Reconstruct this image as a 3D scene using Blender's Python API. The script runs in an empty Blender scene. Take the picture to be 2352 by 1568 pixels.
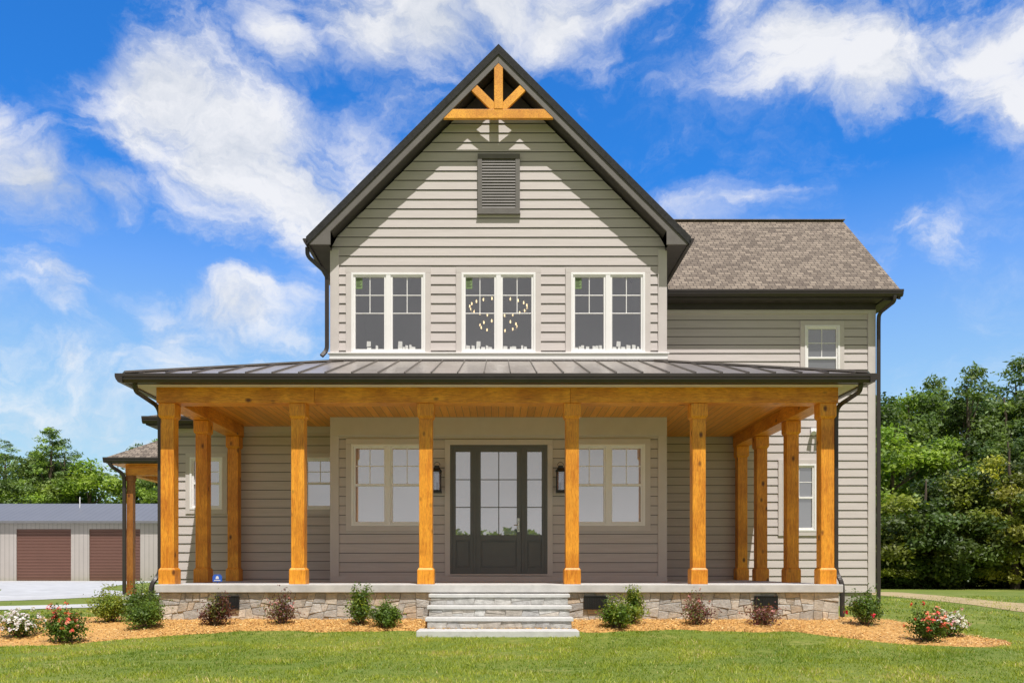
import bpy, bmesh, math, random
import numpy as np
from mathutils import Vector, Matrix
R = random.Random(7)
scene = bpy.context.scene
COL = scene.collection
rad = math.radians

# ------------------------------------------------------------------ helpers
def link(o):
    COL.objects.link(o); return o

def par(child, parent):
    child.parent = parent
    child.matrix_parent_inverse = Matrix.Translation(-Vector(parent.get("wl", (0, 0, 0))))
    child["wl"] = list(child.location)

def top(o, label, category, group=None, kind=None):
    o["label"] = label; o["category"] = category
    if group: o["group"] = group
    if kind: o["kind"] = kind
    return o

def empty(name, loc):
    e = bpy.data.objects.new(name, None); e.empty_display_size = .3
    e.location = loc; e["wl"] = list(loc); return link(e)

class MB:
    def __init__(s): s.v = []; s.f = []; s.m = []
    def poly(s, pts, mi=0):
        n = len(s.v); s.v += [tuple(p) for p in pts]; s.f.append(tuple(range(n, n+len(pts)))); s.m.append(mi)
    def box(s, x0, x1, y0, y1, z0, z1, mi=0):
        n = len(s.v)
        s.v += [(x0,y0,z0),(x1,y0,z0),(x1,y1,z0),(x0,y1,z0),(x0,y0,z1),(x1,y0,z1),(x1,y1,z1),(x0,y1,z1)]
        for f in [(0,3,2,1),(4,5,6,7),(0,1,5,4),(1,2,6,5),(2,3,7,6),(3,0,4,7)]:
            s.f.append(tuple(n+i for i in f)); s.m.append(mi)
    def prism(s, pts, axis, lo, hi, mi=0):
        mp = {'y': lambda a,b,t:(a,t,b), 'x': lambda a,b,t:(t,a,b), 'z': lambda a,b,t:(a,b,t)}[axis]
        n = len(s.v); k = len(pts)
        s.v += [mp(a,b,lo) for a,b in pts] + [mp(a,b,hi) for a,b in pts]
        s.f.append(tuple(range(n,n+k))); s.m.append(mi)
        s.f.append(tuple(range(n+2*k-1,n+k-1,-1))); s.m.append(mi)
        for i in range(k):
            j=(i+1)%k
            s.f.append((n+i,n+k+i,n+k+j,n+j)); s.m.append(mi)
    def sweep(s, pts, w, h, mi=0):
        P=[Vector(p) for p in pts]; n=len(s.v)
        for i,p in enumerate(P):
            t=(P[min(i+1,len(P)-1)]-P[max(i-1,0)]).normalized()
            a=t.cross(Vector((0,1,0)))
            if a.length<1e-4: a=Vector((1,0,0))
            a.normalize(); b=a.cross(t).normalized()
            for (u,v) in ((-1,-1),(1,-1),(1,1),(-1,1)):
                q=p+a*(u*w/2)+b*(v*h/2); s.v.append(tuple(q))
        for i in range(len(P)-1):
            for k in range(4):
                k2=(k+1)%4
                s.f.append((n+i*4+k,n+i*4+k2,n+i*4+4+k2,n+i*4+4+k)); s.m.append(mi)
        s.f.append((n,n+3,n+2,n+1)); s.m.append(mi)
        e=n+4*(len(P)-1); s.f.append((e,e+1,e+2,e+3)); s.m.append(mi)
    def tube(s, pts, radii, seg=8, mi=0):
        P=[Vector(p) for p in pts]; n=len(s.v)
        for i,p in enumerate(P):
            t=(P[min(i+1,len(P)-1)]-P[max(i-1,0)]).normalized()
            a=t.orthogonal().normalized() if abs(t.z)<.9 else Vector((1,0,0))
            a=(a-t*a.dot(t)).normalized(); b=t.cross(a)
            for k in range(seg):
                an=2*math.pi*k/seg
                s.v.append(tuple(p+(a*math.cos(an)+b*math.sin(an))*radii[i]))
        for i in range(len(P)-1):
            for k in range(seg):
                k2=(k+1)%seg
                s.f.append((n+i*seg+k,n+i*seg+k2,n+(i+1)*seg+k2,n+(i+1)*seg+k)); s.m.append(mi)
        s.f.append(tuple(range(n,n+seg))); s.m.append(mi)
        e=n+seg*(len(P)-1); s.f.append(tuple(range(e,e+seg))); s.m.append(mi)
    def mesh(s, name, mats, recalc=True, smooth=False):
        me=bpy.data.meshes.new(name); me.from_pydata(s.v,[],s.f)
        for m in mats: me.materials.append(m)
        me.polygons.foreach_set('material_index', s.m)
        if recalc:
            bm=bmesh.new(); bm.from_mesh(me); bmesh.ops.recalc_face_normals(bm,faces=bm.faces); bm.to_mesh(me); bm.free()
        if smooth: me.polygons.foreach_set('use_smooth',[True]*len(me.polygons))
        me.update(); return me
    def obj(s, name, mats, parent=None, loc=(0,0,0), bevel=0, recalc=True, smooth=False):
        if not isinstance(mats,(list,tuple)): mats=[mats]
        o=bpy.data.objects.new(name, s.mesh(name,mats,recalc,smooth)); o.location=loc; o["wl"]=list(loc); link(o)
        if parent: par(o,parent)
        if bevel:
            b=o.modifiers.new('b','BEVEL'); b.width=bevel; b.segments=2; b.limit_method='ANGLE'
        return o

# ------------------------------------------------------------------ materials
def base_mat(name):
    m=bpy.data.materials.new(name); m.use_nodes=True
    nt=m.node_tree; return m, nt, nt.nodes['Principled BSDF']
def N(nt,t,**k):
    n=nt.nodes.new(t)
    for a,b in k.items(): setattr(n,a,b)
    return n
def coords(nt, stretch, rnd=False, kind='Object'):
    tc=N(nt,'ShaderNodeTexCoord'); mp=N(nt,'ShaderNodeMapping'); mp.inputs['Scale'].default_value=stretch
    src=tc.outputs[kind]
    if rnd:
        oi=N(nt,'ShaderNodeObjectInfo'); ml=N(nt,'ShaderNodeMath',operation='MULTIPLY'); ml.inputs[1].default_value=37
        nt.links.new(oi.outputs['Random'],ml.inputs[0])
        va=N(nt,'ShaderNodeVectorMath',operation='ADD'); nt.links.new(src,va.inputs[0]); nt.links.new(ml.outputs[0],va.inputs[1]); src=va.outputs[0]
    nt.links.new(src,mp.inputs['Vector']); return mp.outputs[0]
def noise(nt,vec,scale,detail=6,rough=.6,dist=0):
    n=N(nt,'ShaderNodeTexNoise'); n.inputs['Scale'].default_value=scale; n.inputs['Detail'].default_value=detail
    n.inputs['Roughness'].default_value=rough; n.inputs['Distortion'].default_value=dist
    nt.links.new(vec,n.inputs['Vector']); return n.outputs['Fac']
def ramp(nt,fac,stops):
    r=N(nt,'ShaderNodeValToRGB'); e=r.color_ramp.elements
    while len(e)<len(stops): e.new(.5)
    for i,(p,c) in enumerate(stops):
        e[i].position=p; e[i].color=(*c,1) if len(c)==3 else c
    nt.links.new(fac,r.inputs[0]); return r.outputs[0]
def mixc(nt,fac,a,b,mode='MIX'):
    m=N(nt,'ShaderNodeMix',data_type='RGBA',blend_type=mode)
    if isinstance(fac,(int,float)): m.inputs[0].default_value=fac
    else: nt.links.new(fac,m.inputs[0])
    for idx,x in ((6,a),(7,b)):
        if isinstance(x,(tuple,list)): m.inputs[idx].default_value=(*x[:3],1)
        else: nt.links.new(x,m.inputs[idx])
    return m.outputs[2]
def bump(nt,bs,h,strength,dist=.01):
    b=N(nt,'ShaderNodeBump'); b.inputs['Strength'].default_value=strength; b.inputs['Distance'].default_value=dist
    nt.links.new(h,b.inputs['Height']); nt.links.new(b.outputs[0],bs.inputs['Normal'])
def nmat(name,c1,c2,scale=4,stretch=(1,1,1),rough=.6,bmp=0,bsc=40,metal=0,rnd=False,bdist=.01):
    m,nt,bs=base_mat(name); v=coords(nt,stretch,rnd)
    nt.links.new(ramp(nt,noise(nt,v,scale),[(.3,c1),(.7,c2)]),bs.inputs['Base Color'])
    bs.inputs['Roughness'].default_value=rough; bs.inputs['Metallic'].default_value=metal
    if bmp: bump(nt,bs,noise(nt,v,bsc),bmp,bdist)
    return m
M={}
M['siding']=nmat('fibre_cement_siding',(.545,.493,.475),(.605,.550,.532),3,(.5,.5,6),.7,.25,30)
M['lapshade']=nmat('siding_lap_shade',(.07,.064,.06),(.10,.092,.088),5)  # dark colour painted as contact shade along the siding laps
M['trim']=nmat('gray_trim_paint',(.575,.525,.505),(.625,.575,.555),3,(1,1,1),.6,.1,60)
M['white']=nmat('white_vinyl',(.86,.845,.84),(.90,.885,.88),3,(1,1,1),.35)
M['brown']=nmat('dark_brown_trim',(.042,.035,.031),(.055,.047,.042),4,(1,1,1),.5,.1,50)
M['rake']=nmat('rake_gray_brown',(.125,.112,.103),(.155,.141,.13),5,(1,1,1),.6,.3,60)
M['louver']=nmat('louver_gray_brown',(.13,.118,.108),(.16,.147,.135),5,(1,1,1),.6,.2,60)
M['bronze']=nmat('bronze_gutter',(.038,.031,.028),(.048,.040,.036),5,(1,1,1),.32)
M['black']=nmat('black_metal',(.012,.012,.013),(.018,.018,.018),5,(1,1,1),.4)
M['doorgray']=nmat('charcoal_door_paint',(.115,.12,.122),(.13,.135,.137),5,(1,1,1),.4)
M['soffit']=nmat('soffit_cream',(.62,.58,.53),(.66,.62,.57),4,(1,1,1),.6)
M['steel']=nmat('satin_nickel',(.6,.58,.55),(.66,.64,.6),4,(1,1,1),.25,metal=1)
M['room']=nmat('room_paint',(.66,.65,.65),(.72,.71,.71),2,(1,1,1),.8)
M['concrete']=nmat('slab_concrete',(.46,.45,.435),(.62,.61,.59),3.5,(1,1,1),.8,.25,60)
M['tread']=nmat('bluestone_tread',(.53,.53,.525),(.64,.64,.63),9,(1,1,1),.75,.2,40)
M['paper']=nmat('white_paper',(.58,.58,.57),(.66,.66,.65),8)
M['gravel']=nmat('pale_gravel',(.42,.42,.41),(.62,.62,.61),1.5,(1,1,1),.9,.8,30,bdist=.03)
M['pathc']=nmat('path_concrete',(.50,.50,.48),(.60,.60,.58),3,(1,1,1),.9)
M['bark']=nmat('bark',(.07,.05,.035),(.16,.12,.085),6,(1,1,.2),.9,.6,20)
M['mortar']=nmat('mortar',(.38,.35,.31),(.48,.445,.40),12,(1,1,1),.95,.5,60)

def wood(name,stretch,c1,c2,knots=True):
    m,nt,bs=base_mat(name); v=coords(nt,stretch,True)
    f=noise(nt,v,3,8,.7,1.0); c=ramp(nt,f,[(.31,c1),(.5,tuple((a*.4+b*.6) for a,b in zip(c1,c2))),(.69,c2)])
    fine=noise(nt,v,14,4,.7,.7); c=mixc(nt,.6,c,ramp(nt,fine,[(.38,(.46,.29,.19)),(.55,(1,1,1))]),'MULTIPLY')
    pat=noise(nt,coords(nt,(1.2,1.2,1.2),True),1.4,4); c=mixc(nt,.55,c,ramp(nt,pat,[(.38,(.62,.45,.33)),(.60,(1.1,1.1,1.1))]),'MULTIPLY')
    if knots:
        v2=coords(nt,tuple(.75+x*.07 for x in stretch),True)
        vo=N(nt,'ShaderNodeTexVoronoi'); vo.inputs['Scale'].default_value=2.8; nt.links.new(v2,vo.inputs['Vector'])
        c=mixc(nt,ramp(nt,vo.outputs['Distance'],[(.06,(.92,.92,.92)),(.15,(0,0,0))]),c,(.09,.025,.006))
    nt.links.new(c,bs.inputs['Base Color']); bs.inputs['Roughness'].default_value=.45
    bump(nt,bs,fine,.2); return m
W1=(.72,.235,.014); W2=(1.0,.47,.045)
M['woodz']=wood('stained_cedar_post',(9,9,.7),W1,W2)
M['woodx']=wood('stained_cedar_beam',(.6,7,7),W1,W2)
M['woody']=wood('stained_cedar_side_beam',(7,.6,7),W1,W2)
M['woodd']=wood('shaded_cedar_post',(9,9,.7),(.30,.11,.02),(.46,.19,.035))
M['woodt']=wood('stained_truss_timber',(4,4,4),(.90,.38,.03),(1.0,.50,.05),False)
def tng():
    m,nt,bs=base_mat('tongue_and_groove_ceiling')
    v=coords(nt,(1,1,1)); sx=N(nt,'ShaderNodeSeparateXYZ'); nt.links.new(v,sx.inputs[0])
    d=N(nt,'ShaderNodeMath',operation='DIVIDE'); d.inputs[1].default_value=.135; nt.links.new(sx.outputs[0],d.inputs[0])
    fr=N(nt,'ShaderNodeMath',operation='FRACT'); fl=N(nt,'ShaderNodeMath',operation='FLOOR')
    nt.links.new(d.outputs[0],fr.inputs[0]); nt.links.new(d.outputs[0],fl.inputs[0])
    wn=N(nt,'ShaderNodeTexWhiteNoise',noise_dimensions='1D'); nt.links.new(fl.outputs[0],wn.inputs['W'])
    g=noise(nt,coords(nt,(8,.5,8)),6,6)
    c=ramp(nt,g,[(.3,(.78,.27,.02)),(.7,(1.0,.46,.05))])
    c=mixc(nt,.6,c,ramp(nt,wn.outputs['Value'],[(0,(.55,.5,.45)),(1,(1.0,1.0,1.0))]),'MULTIPLY')
    c=mixc(nt,ramp(nt,fr.outputs[0],[(.0,(1,1,1)),(.10,(0,0,0))]),c,(.08,.025,.006))
    nt.links.new(c,bs.inputs['Base Color']); bs.inputs['Roughness'].default_value=.4; return m
M['ceiling']=tng()
def shingle(name,stretch):
    m,nt,bs=base_mat(name); v=coords(nt,stretch)
    b=N(nt,'ShaderNodeTexBrick'); nt.links.new(v,b.inputs['Vector'])
    b.offset=.37; b.inputs['Scale'].default_value=1; b.inputs['Brick Width'].default_value=.15; b.inputs['Row Height'].default_value=.122
    b.inputs['Mortar Size'].default_value=.009; b.inputs['Color1'].default_value=(.15,.118,.09,1); b.inputs['Color2'].default_value=(.32,.26,.20,1)
    b.inputs['Mortar'].default_value=(.06,.047,.037,1)
    c=mixc(nt,.5,b.outputs['Color'],ramp(nt,noise(nt,v,60,4),[(.3,(.6,.6,.6)),(.7,(1.2,1.2,1.2))]),'MULTIPLY')
    nt.links.new(c,bs.inputs['Base Color']); bs.inputs['Roughness'].default_value=.9
    bump(nt,bs,b.outputs['Fac'],-.6,.01); return m
M['shingle']=shingle('asphalt_shingle',(1,1.33,0))
M['ridge']=nmat('ridge_shingle',(.10,.085,.07),(.18,.15,.125),14,(1,1,1),.9,.5,60)
M['shingled']=nmat('shingle_edge_dark',(.015,.0145,.015),(.035,.034,.034),20,(1,1,1),.9,.5,60)
def attrmat(name,rough=.85,bsc=25,bst=.6,var=.5):
    m,nt,bs=base_mat(name); at=N(nt,'ShaderNodeAttribute',attribute_name='tint'); v=coords(nt,(1,1,1))
    c=mixc(nt,var,at.outputs['Color'],ramp(nt,noise(nt,v,9,8,.7),[(.3,(.55,.53,.50)),(.68,(1.3,1.28,1.25))]),'MULTIPLY')
    nt.links.new(c,bs.inputs['Base Color']); bs.inputs['Roughness'].default_value=rough
    bump(nt,bs,noise(nt,v,bsc,6,.7),bst,.02); return m
M['stone']=attrmat('fieldstone_veneer',var=.75,bst=.9)
def metalroof():
    m,nt,bs=base_mat('standing_seam_metal'); v=coords(nt,(1,1,1))
    nt.links.new(ramp(nt,noise(nt,v,1.5),[(.3,(.30,.265,.235)),(.7,(.40,.36,.325))]),bs.inputs['Base Color'])
    bs.inputs['Metallic'].default_value=.35; bs.inputs['Roughness'].default_value=.30
    bump(nt,bs,noise(nt,coords(nt,(4,1.2,1)),2,3),.5,.03); return m
M['metal']=metalroof()
M['seam']=nmat('seam_metal',(.16,.14,.125),(.20,.18,.16),3,(1,1,1),.35,metal=.4)
def glassm(name,trans,tint,refl=.25):
    m,nt,bs=base_mat(name); out=nt.nodes['Material Output']
    gl=N(nt,'ShaderNodeBsdfGlossy'); gl.inputs['Roughness'].default_value=.01; gl.inputs['Color'].default_value=(.9,.91,.92,1)
    if trans:
        tr=N(nt,'ShaderNodeBsdfTransparent'); tr.inputs['Color'].default_value=(*tint,1)
    else:
        tr=N(nt,'ShaderNodeBsdfDiffuse'); tr.inputs['Color'].default_value=(*tint,1)
    mx=N(nt,'ShaderNodeMixShader'); mx.inputs[0].default_value=refl
    nt.links.new(tr.outputs[0],mx.inputs[1]); nt.links.new(gl.outputs[0],mx.inputs[2]); nt.links.new(mx.outputs[0],out.inputs[0]); return m
M['glass']=glassm('clear_window_glass',True,(.82,.82,.82),.28)
M['glassd']=glassm('reflective_window_glass',False,(.33,.33,.335),.50)
M['glassk']=glassm('dark_window_glass',False,(.16,.165,.17),.35)
def emis(name,c,s):
    m,nt,bs=base_mat(name); bs.inputs['Base Color'].default_value=(*c,1); bs.inputs['Emission Color'].default_value=(*c,1); bs.inputs['Emission Strength'].default_value=s; return m
M['bulb']=emis('lit_bulb',(1,.74,.38),4.0)
def flat(name,c,r=.6):
    m,nt,bs=base_mat(name); v=coords(nt,(1,1,1)); nt.links.new(ramp(nt,noise(nt,v,9),[(.3,tuple(x*.9 for x in c)),(.7,c)]),bs.inputs['Base Color']); bs.inputs['Roughness'].default_value=r; return m
M['green_label']=flat('green_label',(.20,.30,.12)); M['blue']=flat('blue_sign',(.02,.10,.45))
def leafmat(name,sss=.3):
    m,nt,bs=base_mat(name); out=nt.nodes['Material Output']
    at=N(nt,'ShaderNodeAttribute',attribute_name='tint'); nt.links.new(at.outputs['Color'],bs.inputs['Base Color']); bs.inputs['Roughness'].default_value=.5
    tr=N(nt,'ShaderNodeBsdfTranslucent'); nt.links.new(mixc(nt,1,at.outputs['Color'],(1.3,1.35,.6),'MULTIPLY'),tr.inputs['Color'])
    mx=N(nt,'ShaderNodeMixShader'); mx.inputs[0].default_value=sss
    nt.links.new(bs.outputs[0],mx.inputs[1]); nt.links.new(tr.outputs[0],mx.inputs[2]); nt.links.new(mx.outputs[0],out.inputs[0]); return m
M['leaf']=leafmat('foliage',.38); M['petal']=leafmat('petals',.25); M['grassb']=leafmat('grass_blades',.3); M['chip']=leafmat('mulch_chips',0)
def groundm():
    m,nt,bs=base_mat('lawn_ground'); v=coords(nt,(1,1,1))
    c=ramp(nt,noise(nt,v,.5,6,.6),[(.3,(.15,.21,.02)),(.7,(.26,.28,.036))])
    c=mixc(nt,ramp(nt,noise(nt,v,14,6,.7),[(.3,(1,1,1)),(.65,(0,0,0))]),c,(.10,.15,.014))
    c=mixc(nt,ramp(nt,noise(nt,v,.9,5,.7),[(.55,(0,0,0)),(.71,(.6,.6,.6))]),c,(.42,.36,.12))
    nt.links.new(c,bs.inputs['Base Color']); bs.inputs['Roughness'].default_value=.95
    bump(nt,bs,noise(nt,v,30,5),.6,.03); return m
M['ground']=groundm()
M['mulch']=nmat('golden_mulch',(.44,.22,.055),(.78,.47,.16),34,(1,1.6,1),.95,.8,60,bdist=.02)
M['dirt']=nmat('bare_dirt',(.34,.26,.12),(.52,.39,.20),2,(1,1,1),.95,.4,30)

# ------------------------------------------------------------------ ground
def sm(t): t=np.clip(t,0,1); return t*t*(3-2*t)
def H(x,y): return .2*sm((np.asarray(y,float)-11.6)/2.3)
def Hf(x,y): return float(H(x,y))
xs=[-900,-400,-200,-100,-60,-40,-25,-15,-10,-6,-3,0,3,6,10,15,25,40,60,100,200,400,900]
ys=[-900,-300,-100,-50,-20,0,5,9]+[11+.15*i for i in range(25)]+[16,20,25,30,40,60,90,150,300,500,900]
g=MB()
for y in ys:
    for x in xs: g.v.append((x,y,Hf(x,y)))
nx=len(xs)
for j in range(len(ys)-1):
    for i in range(nx-1):
        a=j*nx+i; g.f.append((a,a+1,a+nx+1,a+nx)); g.m.append(0)
o=g.obj('ground',M['ground'],smooth=True); o["kind"]="structure"

fx=[-10,-8,-6.8,-6.0,-5.2,-4.4,-3.4,-1.3,1.3,3,4.4,5.2,5.9,6.5,6.9,7.05]
fy=[11.3,11.4,11.45,11.6,12.25,12.65,12.8,12.75,12.75,12.85,12.7,12.1,11.5,11.3,11.5,11.9]
bx=[-10,-7.6,-6.9,-6.4,-5.7,-5.6,5.6,5.7,6.1,6.6,6.9,7.05]
by=[13.6,13.9,14.6,15.6,15.8,13.9,13.9,15.2,14.4,12.9,12.3,11.95]
def front(x): return np.interp(x,fx,fy)+.05*np.sin(np.asarray(x)*3.1)+.03*np.sin(np.asarray(x)*7.7)
def back(x): return np.interp(x,bx,by)
rng=np.random.default_rng(3)
g=MB(); X=np.linspace(-10,7.05,330); nr=16
for x in X:
    f0,b0=float(front(x)),float(back(x)); b0=max(b0,f0+.02)
    for k in range(nr+1):
        t=k/nr; y=f0+(b0-f0)*t; ed=min(t,1-t)*nr
        z=Hf(x,y)+(-.01 if ed<.5 else .02+.014*rng.standard_normal()*.6)
        g.v.append((x,y,z))
for i in range(len(X)-1):
    for k in range(nr):
        a=i*(nr+1)+k; g.f.append((a,a+nr+1,a+nr+2,a+1)); g.m.append(0)
o=g.obj('mulch_bed',M['mulch'],smooth=False); o["kind"]="structure"

def attr_mesh(name,verts,faces_n,tint,mat):
    nv=len(verts); nf=nv//faces_n
    me=bpy.data.meshes.new(name); me.vertices.add(nv); me.loops.add(nv); me.polygons.add(nf)
    me.vertices.foreach_set('co',np.asarray(verts,np.float32).ravel())
    me.loops.foreach_set('vertex_index',np.arange(nv,dtype=np.int32))
    me.polygons.foreach_set('loop_start',np.arange(0,nv,faces_n,dtype=np.int32))
    me.update(calc_edges=True)
    a=me.attributes.new('tint','FLOAT_COLOR','POINT')
    a.data.foreach_set('color',np.concatenate([tint,np.ones((nv,1))],1).astype(np.float32).ravel())
    me.materials.append(mat); return me

def leaf_quads(c,L,W,outward,tint,rng,bias=.6,up=.3):
    n=len(c); nrm=rng.standard_normal((n,3))*(1-bias)+outward*bias; nrm[:,2]+=up
    nrm/=np.linalg.norm(nrm,axis=1,keepdims=True)+1e-9
    t=rng.standard_normal((n,3)); t-=nrm*np.sum(t*nrm,1,keepdims=True); t/=np.linalg.norm(t,axis=1,keepdims=True)+1e-9
    b=np.cross(nrm,t); L=L.reshape(-1,1)/2; W=W.reshape(-1,1)/2
    v=np.stack([c-t*L, c+b*W+t*L*.1, c+t*L, c-b*W+t*L*.1],1).reshape(-1,3)
    return v, np.repeat(tint,4,0)

n=26000; x=rng.uniform(-9.5,7.0,n); f0=front(x); b0=np.maximum(back(x),f0+.02); y=f0-.07*(rng.random(n)<.06)*rng.random(n)*2+(b0-f0)*rng.random(n)**1.1
c=np.stack([x,y,H(x,y)+.03+.012*rng.random(n)],1)
base=np.array([[.84,.54,.19],[.66,.38,.11],[.92,.66,.30],[.38,.21,.07]])[rng.integers(0,4,n)]
v,t=leaf_quads(c,rng.uniform(.02,.06,n),rng.uniform(.008,.017,n),np.tile([0,0,1.],(n,1)),np.clip(base*rng.uniform(.8,1.1,(n,1)),0,1),rng,.75,.3)
me=attr_mesh('mulch_chips',v,4,t,M['chip']); o=link(bpy.data.objects.new('mulch_chips',me)); top(o,"loose orange bark chips scattered over the planting bed","mulch",kind="stuff")

def wav(seed,lo,hi,n=14):
    r=np.random.default_rng(seed); k=r.uniform(lo,hi,n); a=r.uniform(0,2*np.pi,n); p=r.uniform(0,6.28,n)
    def f(x,y):
        s=0
        for i in range(n): s=s+np.sin(k[i]*(np.cos(a[i])*x+np.sin(a[i])*y)+p[i])
        return s/math.sqrt(n/2)
    return f
wA=wav(1,1.0,3.2); wB=wav(2,4,10); wC=wav(3,18,40)
def grass(n,x0,x1,y0,y1,h0,h1,w,keep):
    x=rng.uniform(x0,x1,n); y=rng.uniform(y0,y1,n); k=keep(x,y); x=x[k]; y=y[k]
    A,B_,C_=wA(x,y),wB(x,y),wC(x,y)
    dens=np.clip(.72+.2*B_+.15*C_,.12,1); k=rng.random(len(x))<dens; x=x[k];y=y[k];A=A[k];B_=B_[k];C_=C_[k]; n=len(x)
    p=np.stack([x,y,H(x,y)-.004],1); a=rng.uniform(0,np.pi,n); d=np.stack([np.cos(a),np.sin(a),np.zeros(n)],1)*(w*rng.uniform(.6,1.3,n))[:,None]/2
    h=rng.uniform(h0,h1,n)*(1+.2*B_+.2*C_); le=rng.standard_normal((n,2))*.5*h[:,None]
    tip=p+np.stack([le[:,0],le[:,1],h],1)
    v=np.stack([p-d,p+d,tip],1).reshape(-1,3)
    g1=np.array([.14,.24,.018]); g2=np.array([.44,.48,.05]); dry=np.array([.70,.58,.24])
    m=np.clip(.44+.2*rng.standard_normal(n)+.28*A+.22*B_+.12*C_,0,1)[:,None]; t=g1*(1-m)+g2*m
    dm=(rng.random(n)<(.03+.25*np.clip(A*.7+B_*.6-.55,0,1.6)))[:,None]; t=np.where(dm,dry*rng.uniform(.6,1,(n,1)),t)
    return v,np.repeat(t,3,0)
def keep(x,y):
    inbed=(y>front(x)-.02)&(x>-10)&(x<7.05)&(y<back(x)+.02)
    house=(y>13.5)&(np.abs(x)<6.0)
    pad=(np.abs(x)<1.2)&(y>12.38)
    return ~(inbed|house|pad)
def nodirt(x,y):
    lo=np.interp(y,[11.5,15.3,20.8,28.5],[10.5,9.3,10.9,12.2])+.15*np.sin(y*3); hi=np.interp(y,[10.5,16,20.7,26.3],[15.4,13.6,12.7,13.8])
    return ~((x>lo)&(x<hi)) | (rng.random(len(x))<.35)
v1,t1=grass(240000,-9,9,6.9,13.2,.015,.038,.011,keep)
v2,t2=grass(34000,6.0,16,11.5,26,.02,.045,.02,lambda x,y: keep(x,y)&(x>6.6)&nodirt(x,y))
v3,t3=grass(12000,-16,-6.9,13.4,17,.02,.045,.02,keep)
me=attr_mesh('lawn_grass',np.concatenate([v1,v2,v3]),3,np.concatenate([t1,t2,t3]),M['grassb'])
o=link(bpy.data.objects.new('lawn_grass',me)); top(o,"short mown green lawn grass around the house","grass",kind="stuff")

def sheet(name,pts,mat,dz):
    P=[Vector(p) for p in pts]; out=[]
    for i in range(len(P)):
        a,b,c_=P[i-1],P[i],P[(i+1)%len(P)]
        out+= [b+(a-b)*.22,b+(a-b)*.07+(c_-b)*.07,b+(c_-b)*.22]
    g=MB(); g.poly([(p.x,p.y,Hf(p.x,p.y)+dz) for p in out]); o=g.obj(name,mat,recalc=False); o["kind"]="structure"; return o
sheet('driveway',[(-60,58.8),(-22,58.8),(-20,46),(-16.6,35.5),(-13.0,30.5),(-11.6,26),(-12.4,22.6),(-15.5,19.4),(-24,16.6),(-27,20.0),(-21.0,23.8),(-18.3,27.2),(-18,31),(-20.5,35.5),(-28,40.5),(-60,41)],M['gravel'],.008)
sheet('path',[(-14,16.6),(-10.1,17.2),(-8.4,18.7),(-7.0,20.6),(-7.0,21.6),(-9.2,20.5),(-11,19.0),(-14,18.2)],M['pathc'],.012)
sheet('dirt_track',[(12.2,29.5),(11.2,20.8),(9.9,16.0),(10.7,14.6),(13.6,14.6),(13.2,17),(12.5,20.7),(13.6,26.3),(14.2,31)],M['dirt'],.008)

# ------------------------------------------------------------------ house
FL=.785; YM=16.73; YL=17.8; YR=19.2
house=empty('house',(0,16.7,.2))
top(house,"two-storey gray lap-sided house with front gable and wood-post porch","house")

def siding(name,u0,u1,z0,z1,place,openings,parent,lim=None,exp=.184,mat='siding'):
    g=MB(); z=z0
    while z<z1-1e-4:
        zt=min(z+exp,z1)
        g0=z+.011
        brk=sorted({z,g0,zt}|{b for o in openings for b in (o[2],o[3]) if z<b<zt})
        off=lambda q:(.024-.019*(q-z)/exp)
        for a,b in zip(brk[:-1],brk[1:]):
            iv=[(u0,u1)]
            for o_ in openings:
                if o_[2]<=a+1e-6 and o_[3]>=b-1e-6:
                    nv=[]
                    for p,q in iv:
                        if o_[0]>p: nv.append((p,min(q,o_[0])))
                        if o_[1]<q: nv.append((max(p,o_[1]),q))
                    iv=[i for i in nv if i[1]-i[0]>1e-4]
            for p,q in iv:
                pa,qa,pb,qb=p,q,p,q
                if lim:
                    la,lb=lim(a),lim(b); pa=max(p,-la);qa=min(q,la);pb=max(p,-lb);qb=min(q,lb)
                    if qa-pa<.01: continue
                    if qb<pb: pb=qb=0
                if b<=g0+1e-6:   # recessed strip, painted dark for contact shade under the board above
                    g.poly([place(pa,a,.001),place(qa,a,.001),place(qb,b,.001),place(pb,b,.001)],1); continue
                g.poly([place(pa,a,off(a)),place(qa,a,off(a)),place(qb,b,off(b)),place(pb,b,off(b))])
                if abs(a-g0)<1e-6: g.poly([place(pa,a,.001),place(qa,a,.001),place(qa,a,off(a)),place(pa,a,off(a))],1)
        z=zt
    return g.obj(name,[M[mat],M['lapshade']],parent,recalc=False)

UPX=(-2.14,0.0,2.127); WW=1.44
fr=lambda Y:(lambda u,z,o:(u,Y-o,z))
op=[(x-WW/2,x+WW/2,5.22,6.78) for x in UPX]+[(x-WW/2,x+WW/2,1.87,3.455) for x in (UPX[0],UPX[2])]+[(-.94,.95,FL,3.44)]
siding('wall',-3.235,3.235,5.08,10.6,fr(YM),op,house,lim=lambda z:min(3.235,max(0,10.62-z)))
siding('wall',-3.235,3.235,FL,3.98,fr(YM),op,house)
for sx in (-1,1):
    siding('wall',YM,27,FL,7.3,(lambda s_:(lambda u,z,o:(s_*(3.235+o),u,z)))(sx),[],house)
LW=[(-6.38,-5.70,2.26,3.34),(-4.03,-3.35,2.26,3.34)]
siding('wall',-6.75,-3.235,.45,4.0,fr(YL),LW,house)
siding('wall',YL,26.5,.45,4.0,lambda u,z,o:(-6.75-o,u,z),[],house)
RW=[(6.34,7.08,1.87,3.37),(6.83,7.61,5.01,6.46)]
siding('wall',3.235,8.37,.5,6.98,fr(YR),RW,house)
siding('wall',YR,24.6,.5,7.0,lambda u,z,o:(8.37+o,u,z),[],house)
g=MB()
g.poly([(8.375,YR,7.0),(8.375,24.6,7.0),(8.375,21.9,9.7)]); g.poly([(-3.2,27,.3),(3.2,27,.3),(3.2,27,7.3),(0,27,10.6),(-3.2,27,7.3)])
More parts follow.
